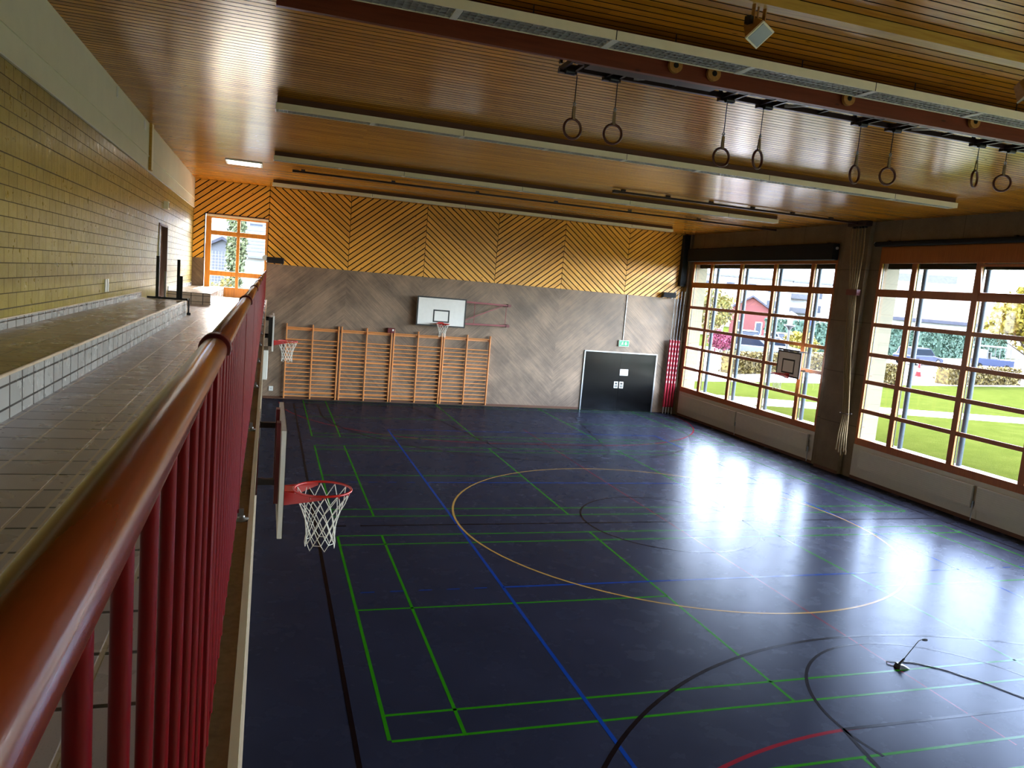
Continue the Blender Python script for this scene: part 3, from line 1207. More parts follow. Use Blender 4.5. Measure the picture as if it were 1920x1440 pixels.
for (y, z, lab) in ((6.42, 3.99, 'left white wall socket above the long tiled bench'), (6.58, 3.99, 'right white wall socket above the long tiled bench')):
    wall_box('wall_socket', lab, 'socket', (XL, y, z), (0.02, 0.09, 0.2), 'socket', [('insert', (0.02, 0.024, -0.03, 0.03, -0.03, 0.03), 'white')])
wall_box('cable_cover', 'pale vertical cable cover on the concrete beam', 'cover', (XL + 0.02, 10.55, 6.72), (0.05, 0.22, 1.02), 'lite_batten', [('lid', (0.05, 0.056, -0.09, 0.09, -0.49, 0.49), 'cream')])
wall_box('switch_plate', 'small white plate on the concrete beam, nearer the camera', 'plate', (XL + 0.02, 6.95, 7.0), (0.015, 0.10, 0.16), 'socket', [('insert', (0.015, 0.02, -0.02, 0.02, -0.05, 0.05), 'white')])
wall_box('switch_plate', 'small white double plate on the concrete beam beside the cable cover', 'plate', (XL + 0.02, 9.8, 6.98), (0.015, 0.16, 0.16), 'socket', [('insert', (0.015, 0.02, -0.05, -0.01, -0.05, 0.05), 'white'), ('insert', (0.015, 0.02, 0.01, 0.05, -0.05, 0.05), 'white')])
wall_box('emergency_light', 'small emergency light above the gallery door', 'lamp', (XL, 13.25, 5.72), (0.10, 0.26, 0.18), 'cream', [('lens', (0.10, 0.106, -0.10, 0.10, -0.06, 0.06), 'lamp_glass')])

gl = thing('ceiling_lamp', 'lit twin-strip ceiling lamp over the gallery near the window', 'lamp', (-2.05, 14.9, ZC))
f = MB()
f.box(-0.45, 0.45, -0.45, 0.45, -0.03, -0.001)
f.build('housing', 'white', gl)
for yy in (-0.25, 0.2):
    f = MB()
    f.box(-0.4, 0.4, yy - 0.11, yy + 0.11, -0.04, -0.03)
    f.build('tube', 'lamp_on', gl)


# ================================================================== WALL BARS
def wall_bars():
    r = thing('wall_bars', 'w', 'wall bars', (0, YF, 0), group='wooden wall bars on the far wall')
    W = 1.80
    xs_ = (0.03, W / 2, W - 0.03)
    for x in xs_:
        f = MB()
        f.box(x - 0.022, x + 0.022, -0.16, -0.05, 0.05, 2.64)
        f.build('upright', 'bar_wood', r, bevel=0.006)
    for z in (0.25, 1.4, 2.45):
        f = MB()
        f.box(0.02, W - 0.02, -0.05, 0.0, z - 0.03, z + 0.03)
        f.build('wall_batten', 'bar_wood', r)
    f = MB()
    f.tube([(0.0, -0.12, 0), (W, -0.12, 0)], 0.019, 10)
    rg = f.build('rung', 'bar_wood', r)
    zz = [0.14 * k for k in range(1, 16)] + [2.51]
    rg.location = (0, 0, zz[0])
    for z in zz[1:]:
        c = rg.copy()
        COL.objects.link(c)
        c.location = (0, 0, z)
    return r


wb = wall_bars()
wb['label'] = 'leftmost bay of wooden wall bars, next to the gallery edge'
wb.location.x = -0.68
for x, lab in ((1.17, 'second bay of wooden wall bars from the left'), (3.00, 'third bay of wooden wall bars from the left, under the backboard'), (4.82, 'rightmost bay of wooden wall bars')):
    dup(wb, (x, YF, 0), label=lab)
wi_ = thing('winch_box', 'dark red winch box on top of the wall bars', 'winch', (2.90, YF - 0.1, 2.62))
f = MB()
f.box(-0.12, 0.13, -0.08, 0.1, -0.09, 0.08)
f.build('body', 'dark_red', wi_, bevel=0.01)
f = MB()
f.tube([(0.0, -0.08, -0.02), (0.0, -0.14, -0.02), (0.0, -0.14, -0.16)], 0.012, 8)
f.build('crank', 'dark_red', wi_)
f = MB()
f.box(0.04, 0.09, -0.085, -0.08, -0.02, 0.05)
f.build('plate', 'white', wi_)


# ================================================================== BASKETBALL HOOPS (local: board in YZ, hoop towards +X, origin on the board face at rim height)
def hoop(label, loc, rz, W, H, zb, mats=('board_white',), rim_d=0.32):
    r = thing('basketball_hoop', label, 'basketball hoop', loc, rz, 'basketball hoops')
    f = MB()
    f.box(-0.035, 0.0, -W / 2, W / 2, zb, zb + H)
    bd = f.build('backboard', mats[0], r, bevel=0.004)
    f = MB()
    t = 0.05
    e = 0.003
    for (a, b, c, d) in ((-W / 2, W / 2, zb, zb + t), (-W / 2, W / 2, zb + H - t, zb + H), (-W / 2, -W / 2 + t, zb + t, zb + H - t), (W / 2 - t, W / 2, zb + t, zb + H - t)):
        f.box(0, e, a, b, c, d)
    f.build('border', 'black', bd)
    f = MB()
    sw, sh, z0 = 0.30, 0.45, 0.02
    for (a, b, c, d) in ((-sw, sw, z0, z0 + t), (-sw, sw, z0 + sh - t, z0 + sh), (-sw, -sw + t, z0 + t, z0 + sh - t), (sw - t, sw, z0 + t, z0 + sh - t)):
        f.box(0, e, a, b, c, d)
    f.build('target_square', 'black', bd)
    # rim, bracket, net
    cx = rim_d
    f = MB()
    f.torus((cx, 0, 0), 0.228, 0.010, seg=48, sides=10)
    rm = f.build('rim', 'hoop_red', r)
    f = MB()
    f.box(0.0, cx - 0.225, -0.08, 0.08, -0.012, 0.004)
    for s in (-1, 1):
        q = [(0.0, s * 0.085, 0.004), (0.0, s * 0.085, -0.11), (0.06, s * 0.09, -0.10), (cx - 0.02, s * 0.226, -0.028), (cx - 0.02, s * 0.226, 0.0)]
        f.prism(q, (0, s * 0.006, 0))
    f.box(0.0, 0.012, -0.10, 0.10, -0.13, 0.03)
    f.build('bracket', 'hoop_red', r)
    f = MB()
    prof = [(0.224, -0.012), (0.185, -0.11), (0.152, -0.18), (0.130, -0.25), (0.118, -0.32), (0.116, -0.385), (0.122, -0.44)]
    N = 12

    def node(j, i):
        rr, z = prof[j]
        a = 2 * PI * (i + 0.5 * (j % 2)) / N
        return Vector((cx + rr * math.cos(a), rr * math.sin(a), z))
    for j in range(len(prof) - 1):
        for i in range(N):
            a = node(j, i)
            for di in ((0, -1) if j % 2 == 0 else (0, 1)):
                f.tube([a, node(j + 1, i + di)], 0.0034, 5, caps=False)
    for i in range(N):
        a, b = node(len(prof) - 1, i), node(len(prof) - 1, i + 1)
        m_ = (a + b) / 2
        f.tube([a, m_ + Vector((0, 0, -0.05)) * (i % 2), b], 0.0034, 5, caps=False)
    f.build('net', 'net', rm)
    f = MB()
    for i in range(N):
        a = 2 * PI * i / N
        f.tube([(cx + 0.228 * math.cos(a), 0.228 * math.sin(a), -0.006), (cx + 0.224 * math.cos(a), 0.224 * math.sin(a), -0.026)], 0.005, 6)
    f.build('net_hook', 'hoop_red', rm)
    return r


# near hoop on the gallery front
h1 = hoop('near basketball hoop below the railing, seen from behind its board', (-1.150, -0.73, 2.745), 0, 1.24, 0.80, -0.20)
for (yy, zz) in ((-0.29, 0.14), (0.30, 0.46)):
    MB().bar((-0.209, yy, zz), (-0.05, yy, zz), 0.045, 0.045).build('support_arm', 'dark_steel', h1)
for (yy) in (-0.29, 0.30):
    MB().box(-0.065, -0.035, yy - 0.05, yy + 0.05, -0.02, 0.60).build('mounting_plate', 'frame_red', h1)
    MB().box(-0.209, -0.185, yy - 0.06, yy + 0.06, 0.05, 0.58).build('wall_plate', 'frame_red', h1)
# second hoop further along the gallery front
h2 = hoop('far left basketball hoop under the gallery edge, beside the wall bars', (-1.150, 11.85, 2.80), 0, 1.24, 0.80, -0.20)
for (yy, zz) in ((-0.3, 0.1), (0.3, 0.1), (-0.3, 0.5), (0.3, 0.5)):
    MB().bar((-0.209, yy, zz), (-0.10, yy, zz), 0.05, 0.05).build('support_arm', 'dark_steel', h2)
MB().box(-0.12, -0.04, -0.45, 0.45, -0.1, 0.56).build('back_box', 'black', h2)
# main hoop on the far wall, swung flat against it
h3 = hoop('big white backboard with hoop above the wall bars', (4.64, YF - 0.30, 3.01), -PI / 2, 1.80, 1.05, -0.13, rim_d=0.375)
f = MB()
# local: y = world x of the board, x = -depth
for (za, zb_) in ((0.83, 0.80), (0.03, 0.05)):
    f.bar((-0.06, 0.70, za), (-0.16, 2.58, zb_), 0.05, 0.06)
f.bar((-0.07, 0.90, 0.80), (-0.07, 0.90, 0.06), 0.025, 0.025)
f.bar((-0.10, 1.24, 0.80), (-0.10, 1.24, 0.06), 0.018, 0.018)
f.bar((-0.15, 2.46, 0.78), (-0.15, 2.46, 0.06), 0.018, 0.018)
f.bar((-0.07, 0.75, 0.10), (-0.14, 2.30, 0.76), 0.02, 0.03)
f.build('swing_frame', 'frame_red', h3)
for zz in (0.80, 0.05):
    MB().box(-0.298, -0.10, 2.50, 2.62, zz - 0.05, zz + 0.05).build('wall_bracket', 'dark_red', h3)
    MB().box(-0.298, -0.035, 0.60, 0.68, zz - 0.05, zz + 0.05).build('wall_bracket', 'dark_red', h3)
# hoop in front of the window
h4 = hoop('small backboard with hoop standing off in front of the left window', (14.10, 13.12, 2.56), PI, 1.12, 0.80, -0.09)
MB().bar((-0.05, -0.62, 0.74), (-0.05, 0.40, 0.74), 0.03, 0.05).build('cross_tube', 'dark_steel', h4)
for yy in (-0.35, 0.30):
    for zz in (0.72, 0.15):
        MB().bar((-0.40, yy, zz), (-0.03, yy, zz), 0.04, 0.04).build('support_arm', 'dark_steel', h4)

wbx = thing('control_box', 'white box on the wall below the far left backboard', 'box', (EX - 0.019, 11.6, 2.3))
f = MB()
f.box(0, 0.10, -0.5, 0.5, -0.33, 0.33)
f.build('body', 'white', wbx, bevel=0.005)
f = MB()
f.box(0.10, 0.104, -0.47, 0.47, -0.30, 0.30)
f.build('lid', 'socket', wbx)
so = thing('wall_socket', 'white socket low on the far wall left of the wall bars', 'socket', (-1.08, YF, 0.35))
f = MB()
f.box(-0.07, 0.07, -0.03, 0, -0.08, 0.08)
f.build('body', 'socket', so, bevel=0.005)
f = MB()
f.box(-0.03, 0.03, -0.034, -0.03, -0.03, 0.03)
f.build('insert', 'alu', so)


# ================================================================== CEILING THINGS
def fixture(label, y0, zb, zt, w, x0=-1.33, x1=12.3, rows=1, batten=True):
    r = thing('strip_light', label, 'ceiling light', (x0, y0, ZC), group='long white strip lights under the ceiling')
    L = x1 - x0
    a, b = zb - ZC, zt - ZC
    f = MB()
    f.box(0, L, 0, 0.012, a, b)
    f.box(0, L, w - 0.012, w, a, b)
    f.box(0, L, 0.012, w - 0.012, b - 0.012, b)
    f.box(0, 0.012, 0.012, w - 0.012, a, b - 0.012)
    f.box(L - 0.012, L, 0.012, w - 0.012, a, b - 0.012)
    k = 3.0
    f.build('housing', 'cream', r)
    f = MB()
    while k < L - 0.5:
        f.box(k - 0.004, k + 0.004, -0.002, 0.0, a, b)
        k += 3.0
    f.build('housing_seam', 'black', r)
    f = MB()
    x = 0.05
    while x < L - 0.02:
        f.box(x, x + 0.004, 0.015, w - 0.015, a + 0.003, a + 0.035)
        x += 0.065
    for q in range(1, rows + 1):
        yy = w * q / (rows + 1)
        f.box(0.012, L - 0.012, yy - 0.004, yy + 0.004, a + 0.002, a + 0.035)
    for yy in (0.03, w - 0.03):
        f.box(0.012, L - 0.012, yy - 0.003, yy + 0.003, a + 0.002, a + 0.035)
    f.build('louvre', 'alu', r)
    f = MB()
    for q in range(rows):
        yy = w * (q + 0.5) / rows
        f.tube([(0.04, yy, a + 0.06), (L - 0.04, yy, a + 0.06)], 0.013, 8)
    f.build('tube', 'white', r)
    x = 1.5
    while x < L - 0.5:
        f = MB()
        f.box(x - 0.035, x + 0.035, 0.004, w - 0.004, a - 0.004, a + 0.03)
        f.build('joint_cover', 'white', r, bevel=0.003)
        x += 1.5
    if batten:
        MB().box(0.02, L - 0.02, 0.05, w - 0.04, b, 0).build('mounting_batten', 'batten', r)
    else:
        for k in range(9):
            MB().box(0.75 + k * 1.5, 0.758 + k * 1.5, w - 0.04, w - 0.03, b, 0).build('hanger', 'dark_steel', r)
    return r


fixture('nearest strip light, in front of the ring beam', 0.0, 6.86, 6.945, 0.30, rows=3, x1=12.6, batten=False)
fixture('second strip light from the camera, behind the rings', 6.0, 6.92, 7.02, 0.24)
fixture('third strip light from the camera', 12.0, 6.92, 7.02, 0.24)
fixture('farthest strip light, close to the far wall', 18.0, 6.93, 7.02, 0.24)

mb = MB()
mb.box(-1.36, XR, 0.46, 0.52, 6.755, ZC)
struct(mb.build('trim_2', 'beam_wood'))
mb = MB()
mb.box(-1.0, XR, -1.02, -0.88, 7.03, ZC)
struct(mb.build('trim_3', 'lite_batten'))

# ring rig
YR = 1.20
rig = thing('ring_rig', 'dark steel rig of double rails carrying the gymnastic rings', 'rig', (0, YR, ZC))
X0, X1 = 1.62, 12.0
for dy, nm in ((0.0, 'front_rail'), (-0.30, 'back_rail')):
    f = MB()
    f.box(X0, X1, dy - 0.025, dy + 0.025, 6.86 - ZC, 6.92 - ZC)
    f.build('rail', 'dark_steel', rig)
pairs = [1.92, 3.90, 5.80, 7.70, 9.6, 11.5]
for xp in pairs:
    for s in (-0.26, 0.26):
        f = MB()
        f.box(xp + s - 0.09, xp + s - 0.06, -0.46, 0.06, 6.855 - ZC, 6.90 - ZC)
        f.box(xp + s + 0.06, xp + s + 0.09, -0.46, 0.06, 6.855 - ZC, 6.90 - ZC)
        f.box(xp + s - 0.10, xp + s + 0.10, -0.02, 0.05, 6.83 - ZC, 6.87 - ZC)
        f.build('cross_bar', 'dark_steel', rig)
        MB().tube([(xp + s - 0.05, -0.06, 6.835 - ZC), (xp + s + 0.05, -0.06, 6.835 - ZC)], 0.03, 12).build('pulley', 'black', rig)
    for s in (-0.35, 0.35):
        MB().box(xp + s - 0.015, xp + s + 0.015, -0.32, -0.28, 6.92 - ZC, 0.0).build('hanger', 'dark_steel', rig)
        MB().box(xp + s - 0.015, xp + s + 0.015, -0.02, 0.02, 6.92 - ZC, 0.0).build('hanger', 'dark_steel', rig)
    MB().bar((xp + 0.5, 0.0, 6.89 - ZC), (xp + 1.25, -0.52, 6.95 - ZC), 0.03, 0.03).build('brace', 'alu', rig)
    MB().bar((xp + 0.75, -0.30, 6.89 - ZC), (xp + 1.6, -0.55, 7.0 - ZC), 0.03, 0.03).build('brace', 'alu', rig)
    MB().bar((xp + 1.0, 0.0, 6.89 - ZC), (xp + 1.0, -0.30, 6.89 - ZC), 0.025, 0.025).build('brace', 'dark_steel', rig)
for xr, zr in ((2.53, 6.87), (2.98, 6.86), (4.69, 6.87), (6.5, 6.88)):
    y0 = 0.455 - YR
    ro = MB().tube([(xr, y0 - 0.05, zr - ZC), (xr, y0 - 0.01, zr - ZC)], 0.075, 24).build('guide_roller', 'roller', rig)
    MB().tube([(xr, y0 - 0.055, zr - ZC), (xr, y0 - 0.05, zr - ZC)], 0.028, 14).build('hub', 'black', ro)
    MB().box(xr - 0.03, xr + 0.03, y0 - 0.01, y0 + 0.002, zr - 0.05 - ZC, zr + 0.12 - ZC).build('roller_bracket', 'black', rig)
f = MB()
f.box(1.70, 3.2, -0.55, -0.36, 6.80 - ZC, 6.98 - ZC)
f.build('drive_box', 'dark_steel', rig)


def ring(label, x, ang, zc):
    r = thing('gymnastic_ring', label, 'gymnastic ring', (x, YR + 0.03, 6.828), ang, 'gymnastic rings hanging from the rig')
    d = 6.828 - zc
    f = MB()
    f.tube([(0, 0, 0.0), (0, 0, -d + 0.28)], 0.005, 6)
    f.build('cable', 'dark_steel', r)
    f = MB()
    f.tube([(0, 0, -d + 0.29), (0.012, 0, -d + 0.27), (0, 0, -d + 0.22), (-0.012, 0, -d + 0.27)], 0.008, 6, closed=True)
    f.build('hook', 'steel', r)
    f = MB()
    f.bar((0, 0.006, -d + 0.24), (0, 0.016, -d + 0.10), 0.03, 0.005, upv=(0, 1, 0))
    f.bar((0, -0.006, -d + 0.24), (0, -0.016, -d + 0.10), 0.03, 0.005, upv=(0, 1, 0))
    f.build('strap', 'rope', r)
    f = MB()
    f.torus((0, 0, -d), 0.104, 0.0145, (0, 1, 0), 40, 10)
    f.build('hoop', 'ring_wood', r)


rings = [(1.78, 0.1, 6.27, 'left ring of the pair nearest the gallery'), (2.265, -0.1, 6.28, 'right ring of the pair nearest the gallery'),
         (3.67, 0.0, 6.21, 'left ring of the second pair from the gallery'), (4.165, 0.45, 6.25, 'right ring of the second pair from the gallery'),
         (5.585, 0.32, 6.25, 'left ring of the third pair from the gallery'), (6.09, -0.18, 6.29, 'right ring of the third pair from the gallery'),
         (7.50, 0.42, 6.43, 'left ring of the pair nearest the right edge'), (7.985, -0.5, 6.43, 'right ring of the pair nearest the right edge')]
for x, a, z, lab in rings:
    ring(lab, x, a, z)


def floodlight(label, x, rz):
    r = thing('floodlight', label, 'floodlight', (x, -0.95, 7.03), rz, 'floodlights under the near ceiling batten')
    f = MB()
    for s in (-0.075, 0.075):
        f.bar((s, 0, 0.0), (s, 0, -0.17), 0.03, 0.012)
    f.bar((0, 0.01, 0.0), (0, 0.01, -0.17), 0.012, 0.012)
    f.build('bracket', 'roller', r)
    t = Matrix.Translation((0, 0, -0.2)) @ Matrix.Rotation(math.radians(48), 4, 'X') @ Matrix.Rotation(math.radians(12), 4, 'Y')
    f = MB()
    v = [(-0.06, 0.1, -0.05), (0.06, 0.1, -0.05), (0.06, 0.1, 0.05), (-0.06, 0.1, 0.05)]
    w = [(-0.10, -0.04, -0.09), (0.10, -0.04, -0.09), (0.10, -0.04, 0.09), (-0.10, -0.04, 0.09)]
    vb = [f.bm.verts.new(t @ Vector(c)) for c in v]
    wb_ = [f.bm.verts.new(t @ Vector(c)) for c in w]
    f.bm.faces.new(vb)
    f.bm.faces.new(wb_)
    for i in range(4):
        f.bm.faces.new((vb[i], vb[(i + 1) % 4], wb_[(i + 1) % 4], wb_[i]))
    f.build('body', 'roller', r)
    f = MB()
    f.box(-0.105, 0.105, -0.055, -0.04, -0.095, 0.095, 0, t)
    fr_ = f.build('front_frame', 'cream', r)
    f = MB()
    f.box(-0.09, 0.09, -0.058, -0.055, -0.08, 0.08, 0, t)
    f.build('lens', 'lamp_glass', r)
    f = MB()
    f.box(-0.12, -0.08, -0.01, 0.05, -0.16, -0.10)
    f.build('junction_box', 'black', r)


floodlight('square floodlight under the ceiling, nearer the gallery', 2.55, 0.35)
floodlight('square floodlight under the ceiling at the right edge', 5.64, 0.9)


def track(label, y0, xa, xb, hang):
    r = thing('ceiling_track', label, 'track', (xa, y0, ZC), group='dark ceiling tracks for the climbing gear')
    f = MB()
    f.box(0, xb - xa, -0.02, 0.02, -0.09, -0.04)
    f.build('rail', 'dark_steel', r)
    x = 0.25
    while x < xb - xa:
        f = MB()
        f.box(x - 0.05, x + 0.05, -0.04, 0.04, -0.04, 0.0)
        f.build('hanger', 'dark_steel', r)
        x += hang
    f = MB()
    f.box(-0.02, 0.14, -0.05, 0.05, -0.10, -0.03)
    f.build('end_stop', 'dark_steel', r)


track('longer dark ceiling track close to the far wall', 14.85, -0.82, 14.3, 2.4)
track('shorter dark ceiling track running to the concrete column', 10.95, 6.70, 14.2, 1.25)


def speaker(label, x, rz):
    r = thing('loudspeaker', label, 'loudspeaker', (x, YF, 4.72), rz)
    f = MB()
    f.box(-0.28, 0.28, -0.36, -0.16, -0.10, 0.10)
    f.build('cabinet', 'black', r, bevel=0.02)
    f = MB()
    f.box(-0.26, 0.26, -0.366, -0.36, -0.085, 0.085)
    f.build('grille', 'black_cloth', r)
    f = MB()
    f.bar((0.2, -0.2, -0.11), (0.2, 0.0, -0.11), 0.05, 0.02)
    f.bar((-0.2, -0.2, -0.11), (-0.2, 0.0, -0.11), 0.05, 0.02)
    f.build('bracket', 'steel', r)
    return r


speaker('black loudspeaker beside the gallery window', -1.13, 0)
speaker('black loudspeaker in the far right corner', 13.68, 0)
sp = thing('wall_spotlight', 'small round glass spotlight between window and loudspeaker', 'spotlight', (-1.46, YF - 0.03, 4.78))
f = MB()
f.tube([(0, 0, 0), (0, -0.25, 0)], [0.05, 0.09], 20)
f.build('body', 'alu', sp)
f = MB()
f.tube([(0, -0.25, 0), (0, -0.26, 0)], 0.085, 20)
f.build('lens', 'lamp_glass', sp)

# exit sign, conduit, paper note
es = thing('exit_sign', 'green emergency exit sign above the black double door', 'sign', (12.06, YF, 2.69))
f = MB()
f.box(-0.22, 0.22, -0.06, 0, -0.12, 0.12)
f.build('housing', 'white', es)
f = MB()
f.box(-0.21, 0.21, -0.064, -0.06, -0.11, 0.11)
fc = f.build('face', 'sign_green', es)
f = MB()
e0, e1 = -0.067, -0.064
f.box(-0.18, -0.175, e0, e1, -0.08, 0.08)
f.box(-0.18, -0.10, e0, e1, 0.075, 0.08)
f.box(-0.18, -0.10, e0, e1, -0.08, -0.075)
f.prism([(-0.10, e1, -0.06), (-0.085, e1, -0.06), (-0.06, e1, -0.01), (-0.04, e1, -0.05), (-0.025, e1, -0.045), (-0.045, e1, 0.01), (-0.055, e1, 0.035), (-0.09, e1, 0.03)], (0, -0.003, 0))
f.tube([(-0.05, e1, 0.06), (-0.05, e0, 0.06)], 0.016, 12)
f.prism([(0.06, e1, 0.07), (0.10, e1, 0.07), (0.10, e1, 0.0), (0.14, e1, 0.0), (0.08, e1, -0.07), (0.02, e1, 0.0), (0.06, e1, 0.0)], (0, -0.003, 0))
f.build('pictogram', 'white', es)
cd = thing('conduit', 'thin grey cable conduit running down the concrete to the exit sign', 'conduit', (12.02, YF, 2.81))
f = MB()
f.tube([(0, -0.02, 0), (0, -0.02, 1.78)], 0.018, 8)
f.build('pipe', 'alu', cd)
f = MB()
for z in (0.3, 0.9, 1.5):
    f.box(-0.025, 0.025, -0.03, 0, z - 0.012, z + 0.012)
f.build('clip', 'steel', cd)
pp = tag(MB().box(12.03, 12.38, YF - 0.038, YF - 0.0355, 1.42, 1.67).build('paper_notice', 'paper'), 'blank white paper notice on the black double door', 'notice')

# climbing poles in the far right corner
mot = thing('hoist_cover', 'black hoist cover hanging in the far right corner under the ceiling', 'hoist', (14.26, 20.46, 6.1))
f = MB()
f.box(-0.12, 0.12, -0.10, 0.10, -0.95, 1.0)
f.build('casing', 'black_cloth', mot)
f = MB()
f.box(-0.10, 0.10, -0.09, 0.09, -1.0, -0.95)
f.build('bottom_plate', 'black', mot)


def mat_pole():
    t = NT('red_pole_padding')
    s = t.sep(t.pos(True))
    z = s[2]
    f = t.math('FRACT', t.math('DIVIDE', z, 0.19))
    on = t.math('MULTIPLY', t.math('GREATER_THAN', f, 0.55), t.math('GREATER_THAN', z, 1.22))
    ab = t.math('LESS_THAN', t.math('ABSOLUTE', s[0]), 0.016)
    t.set(color=t.mix(t.math('MULTIPLY', on, ab), s2l((150, 14, 40)), s2l((226, 214, 210))), rough=0.5)
    return t.m


M['pole'] = mat_pole()
plabs = ['leftmost red and white climbing pole in the corner', 'second red and white climbing pole from the left', 'third red and white climbing pole from the left', 'rightmost red and white climbing pole, against the window wall']
for k in range(4):
    r = thing('climbing_pole', plabs[k], 'climbing pole', (13.99 + k * 0.115, 20.36 - 0.02 * k, 0), group='red climbing poles in the corner')
    f = MB()
    f.tube([(0, 0, 0.0), (0, 0, 0.27)], 0.018, 10)
    f.build('foot', 'alu', r)
    f = MB()
    f.tube([(0, 0, 0.27), (0, 0, 2.97)], 0.045, 14)
    f.build('padding', 'pole', r)
    f = MB()
    f.tube([(0, 0, 2.97), (0.012 * k, 0.0, 4.9)], 0.011, 8)
    f.build('cable', 'steel', r)

# climbing ropes bunched on the column
rl = ['first climbing rope of the bundle, on its left edge', 'second climbing rope from the left in the bundle', 'third climbing rope, in the middle of the bundle', 'fourth climbing rope from the left in the bundle', 'fifth climbing rope of the bundle, on its right edge']
for k in range(5):
    dy = 0.075 * (2 - k)
    ytop = 10.98 + dy * 1.6
    r = thing('climbing_rope', rl[k], 'rope', (14.2, 10.75, 0), group='climbing ropes tied against the column')
    pts = [(0.02 * (k % 2), ytop - 10.75, 6.92), (0.0, ytop - 10.75 - 0.04, 6.3), (-0.02, 0.12 + dy * 0.9, 5.15), (0.01 * k, 0.02 + dy * 0.62, 3.4), (0.01 * k, -0.22 + dy * 0.56, 1.8), (0.02, -0.20 + dy * 1.1, 1.15), (0.02, -0.22 + dy * 1.3, 0.75 - 0.06 * (k % 3))]
    f = MB()
    f.tube(pts, 0.019, 8)
    f.build('strand', 'rope', r)
    f = MB()
    p = Vector(pts[-1])
    f.tube([p + Vector((0, 0, 0.08)), p + Vector((0, 0, -0.03))], [0.024, 0.026], 8)
    f.build('end_knot', 'rope', r)
tie = tag(MB().box(14.12, 14.13, 10.66, 11.06, 5.08, 5.24).box(14.24, 14.25, 10.66, 11.06, 5.08, 5.24).box(14.13, 14.24, 10.65, 10.66, 5.08, 5.24).box(14.13, 14.24, 11.06, 11.07, 5.08, 5.24).build('rope_tie', 'dark_red'), 'red band tied round the bundle of climbing ropes', 'band')
cl = thing('rope_holder', 'dark steel holder on the column keeping the climbing ropes', 'holder', (14.36, 10.56, 1.80))
f = MB()
f.box(-0.035, 0.0, -0.12, 0.2, -0.02, 0.02)
f.build('arm', 'dark_steel', cl)
f = MB()
f.torus((-0.165, -0.03, 0), 0.135, 0.008, (0, 0, 1), 28, 6)
f.build('hook', 'dark_steel', cl)
tk = thing('rope_track_head', 'dark pulley head where the climbing ropes meet the ceiling', 'pulley head', (14.2, 10.98, ZC))
f = MB()
f.box(-0.1, 0.12, -0.35, 0.35, -0.14, 0)
f.build('casing', 'dark_steel', tk)
f = MB()
for k in range(5):
    f.tube([(-0.02, -0.22 + 0.11 * k, -0.16), (0.06, -0.22 + 0.11 * k, -0.16)], 0.03, 10)
f.build('pulley', 'black', tk)

# roller blinds
for (lab, ya, yb_, za, zb_, x0, sag) in (('thick black rolled blind above the left window', 12.0, 20.28, 6.08, 6.57, 14.28, True), ('thin black rolled blind above the right window', 2.2, 10.50, 6.43, 6.56, 14.33, False)):
    r = thing('roller_blind', lab, 'blind', (x0, (ya + yb_) / 2, za), group='black roller blinds over the windows')
    L = (yb_ - ya) / 2
    h = zb_ - za
    f = MB()
    n = 24
    rr = (XR - x0) / 2
    if sag:
        f.box(0.0, XR - x0, -L, L, 0.0, h)
    else:
        f.tube([(rr, -L, h / 2), (rr, L, h / 2)], h / 2, 16)
    f.build('roll', 'black_cloth', r, bevel=0.03 if sag else 0)
    f = MB()
    f.tube([(rr, -L - 0.04, h * 0.7), (rr, -L, h * 0.7)], 0.04, 12)
    f.tube([(rr, L, h * 0.7), (rr, L + 0.04, h * 0.7)], 0.04, 12)
    f.build('end_cap', 'alu', r)
    f = MB()
    for yy in (-L * 0.9, 0, L * 0.9):
        f.box(rr, XR - x0, yy - 0.03, yy + 0.03, h * 0.4, h + 0.03)
    f.build('bracket', 'dark_steel', r)

# radiators under the windows
rads = [('left radiator under the left window', 16.02, 19.85), ('right radiator under the left window', 12.18, 15.92),
        ('left radiator under the right window', 6.38, 10.02), ('right radiator under the right window, at the picture edge', 2.6, 6.26)]
for lab, a, b in rads:
    r = thing('radiator', lab, 'radiator', (XR - 0.05, (a + b) / 2, 0), group='white flat radiators below the windows')
    L = (b - a) / 2
    f = MB()
    f.box(-0.055, 0.0, -L, L, 0.33, 0.86)
    k = 0.36
    while k < 0.84:
        f.box(-0.06, -0.055, -L + 0.02, L - 0.02, k, k + 0.03)
        k += 0.05
    f.build('panel', 'radiator', r, bevel=0.004)
    MB().box(-0.03, 0.041, -L + 0.2, -L + 0.26, 0.4, 0.8).build('bracket', 'steel', r)
    MB().box(-0.03, 0.041, L - 0.26, L - 0.2, 0.4, 0.8).build('bracket', 'steel', r)
    f = MB()
    f.tube([(-0.03, -L - 0.05, 0.05), (-0.03, -L - 0.05, 0.42), (-0.03, -L, 0.42)], 0.012, 8)
    f.tube([(-0.03, -L - 0.05, 0.36), (-0.03, -L - 0.05, 0.50)], 0.024, 10)
    f.build('valve', 'steel', r)
for a, b in W_SP[:2]:
    struct(MB().box(XR - 0.008, XR + 0.06, a, b, 0.09, 0.97).build('wall_right_apron', 'radiator'))

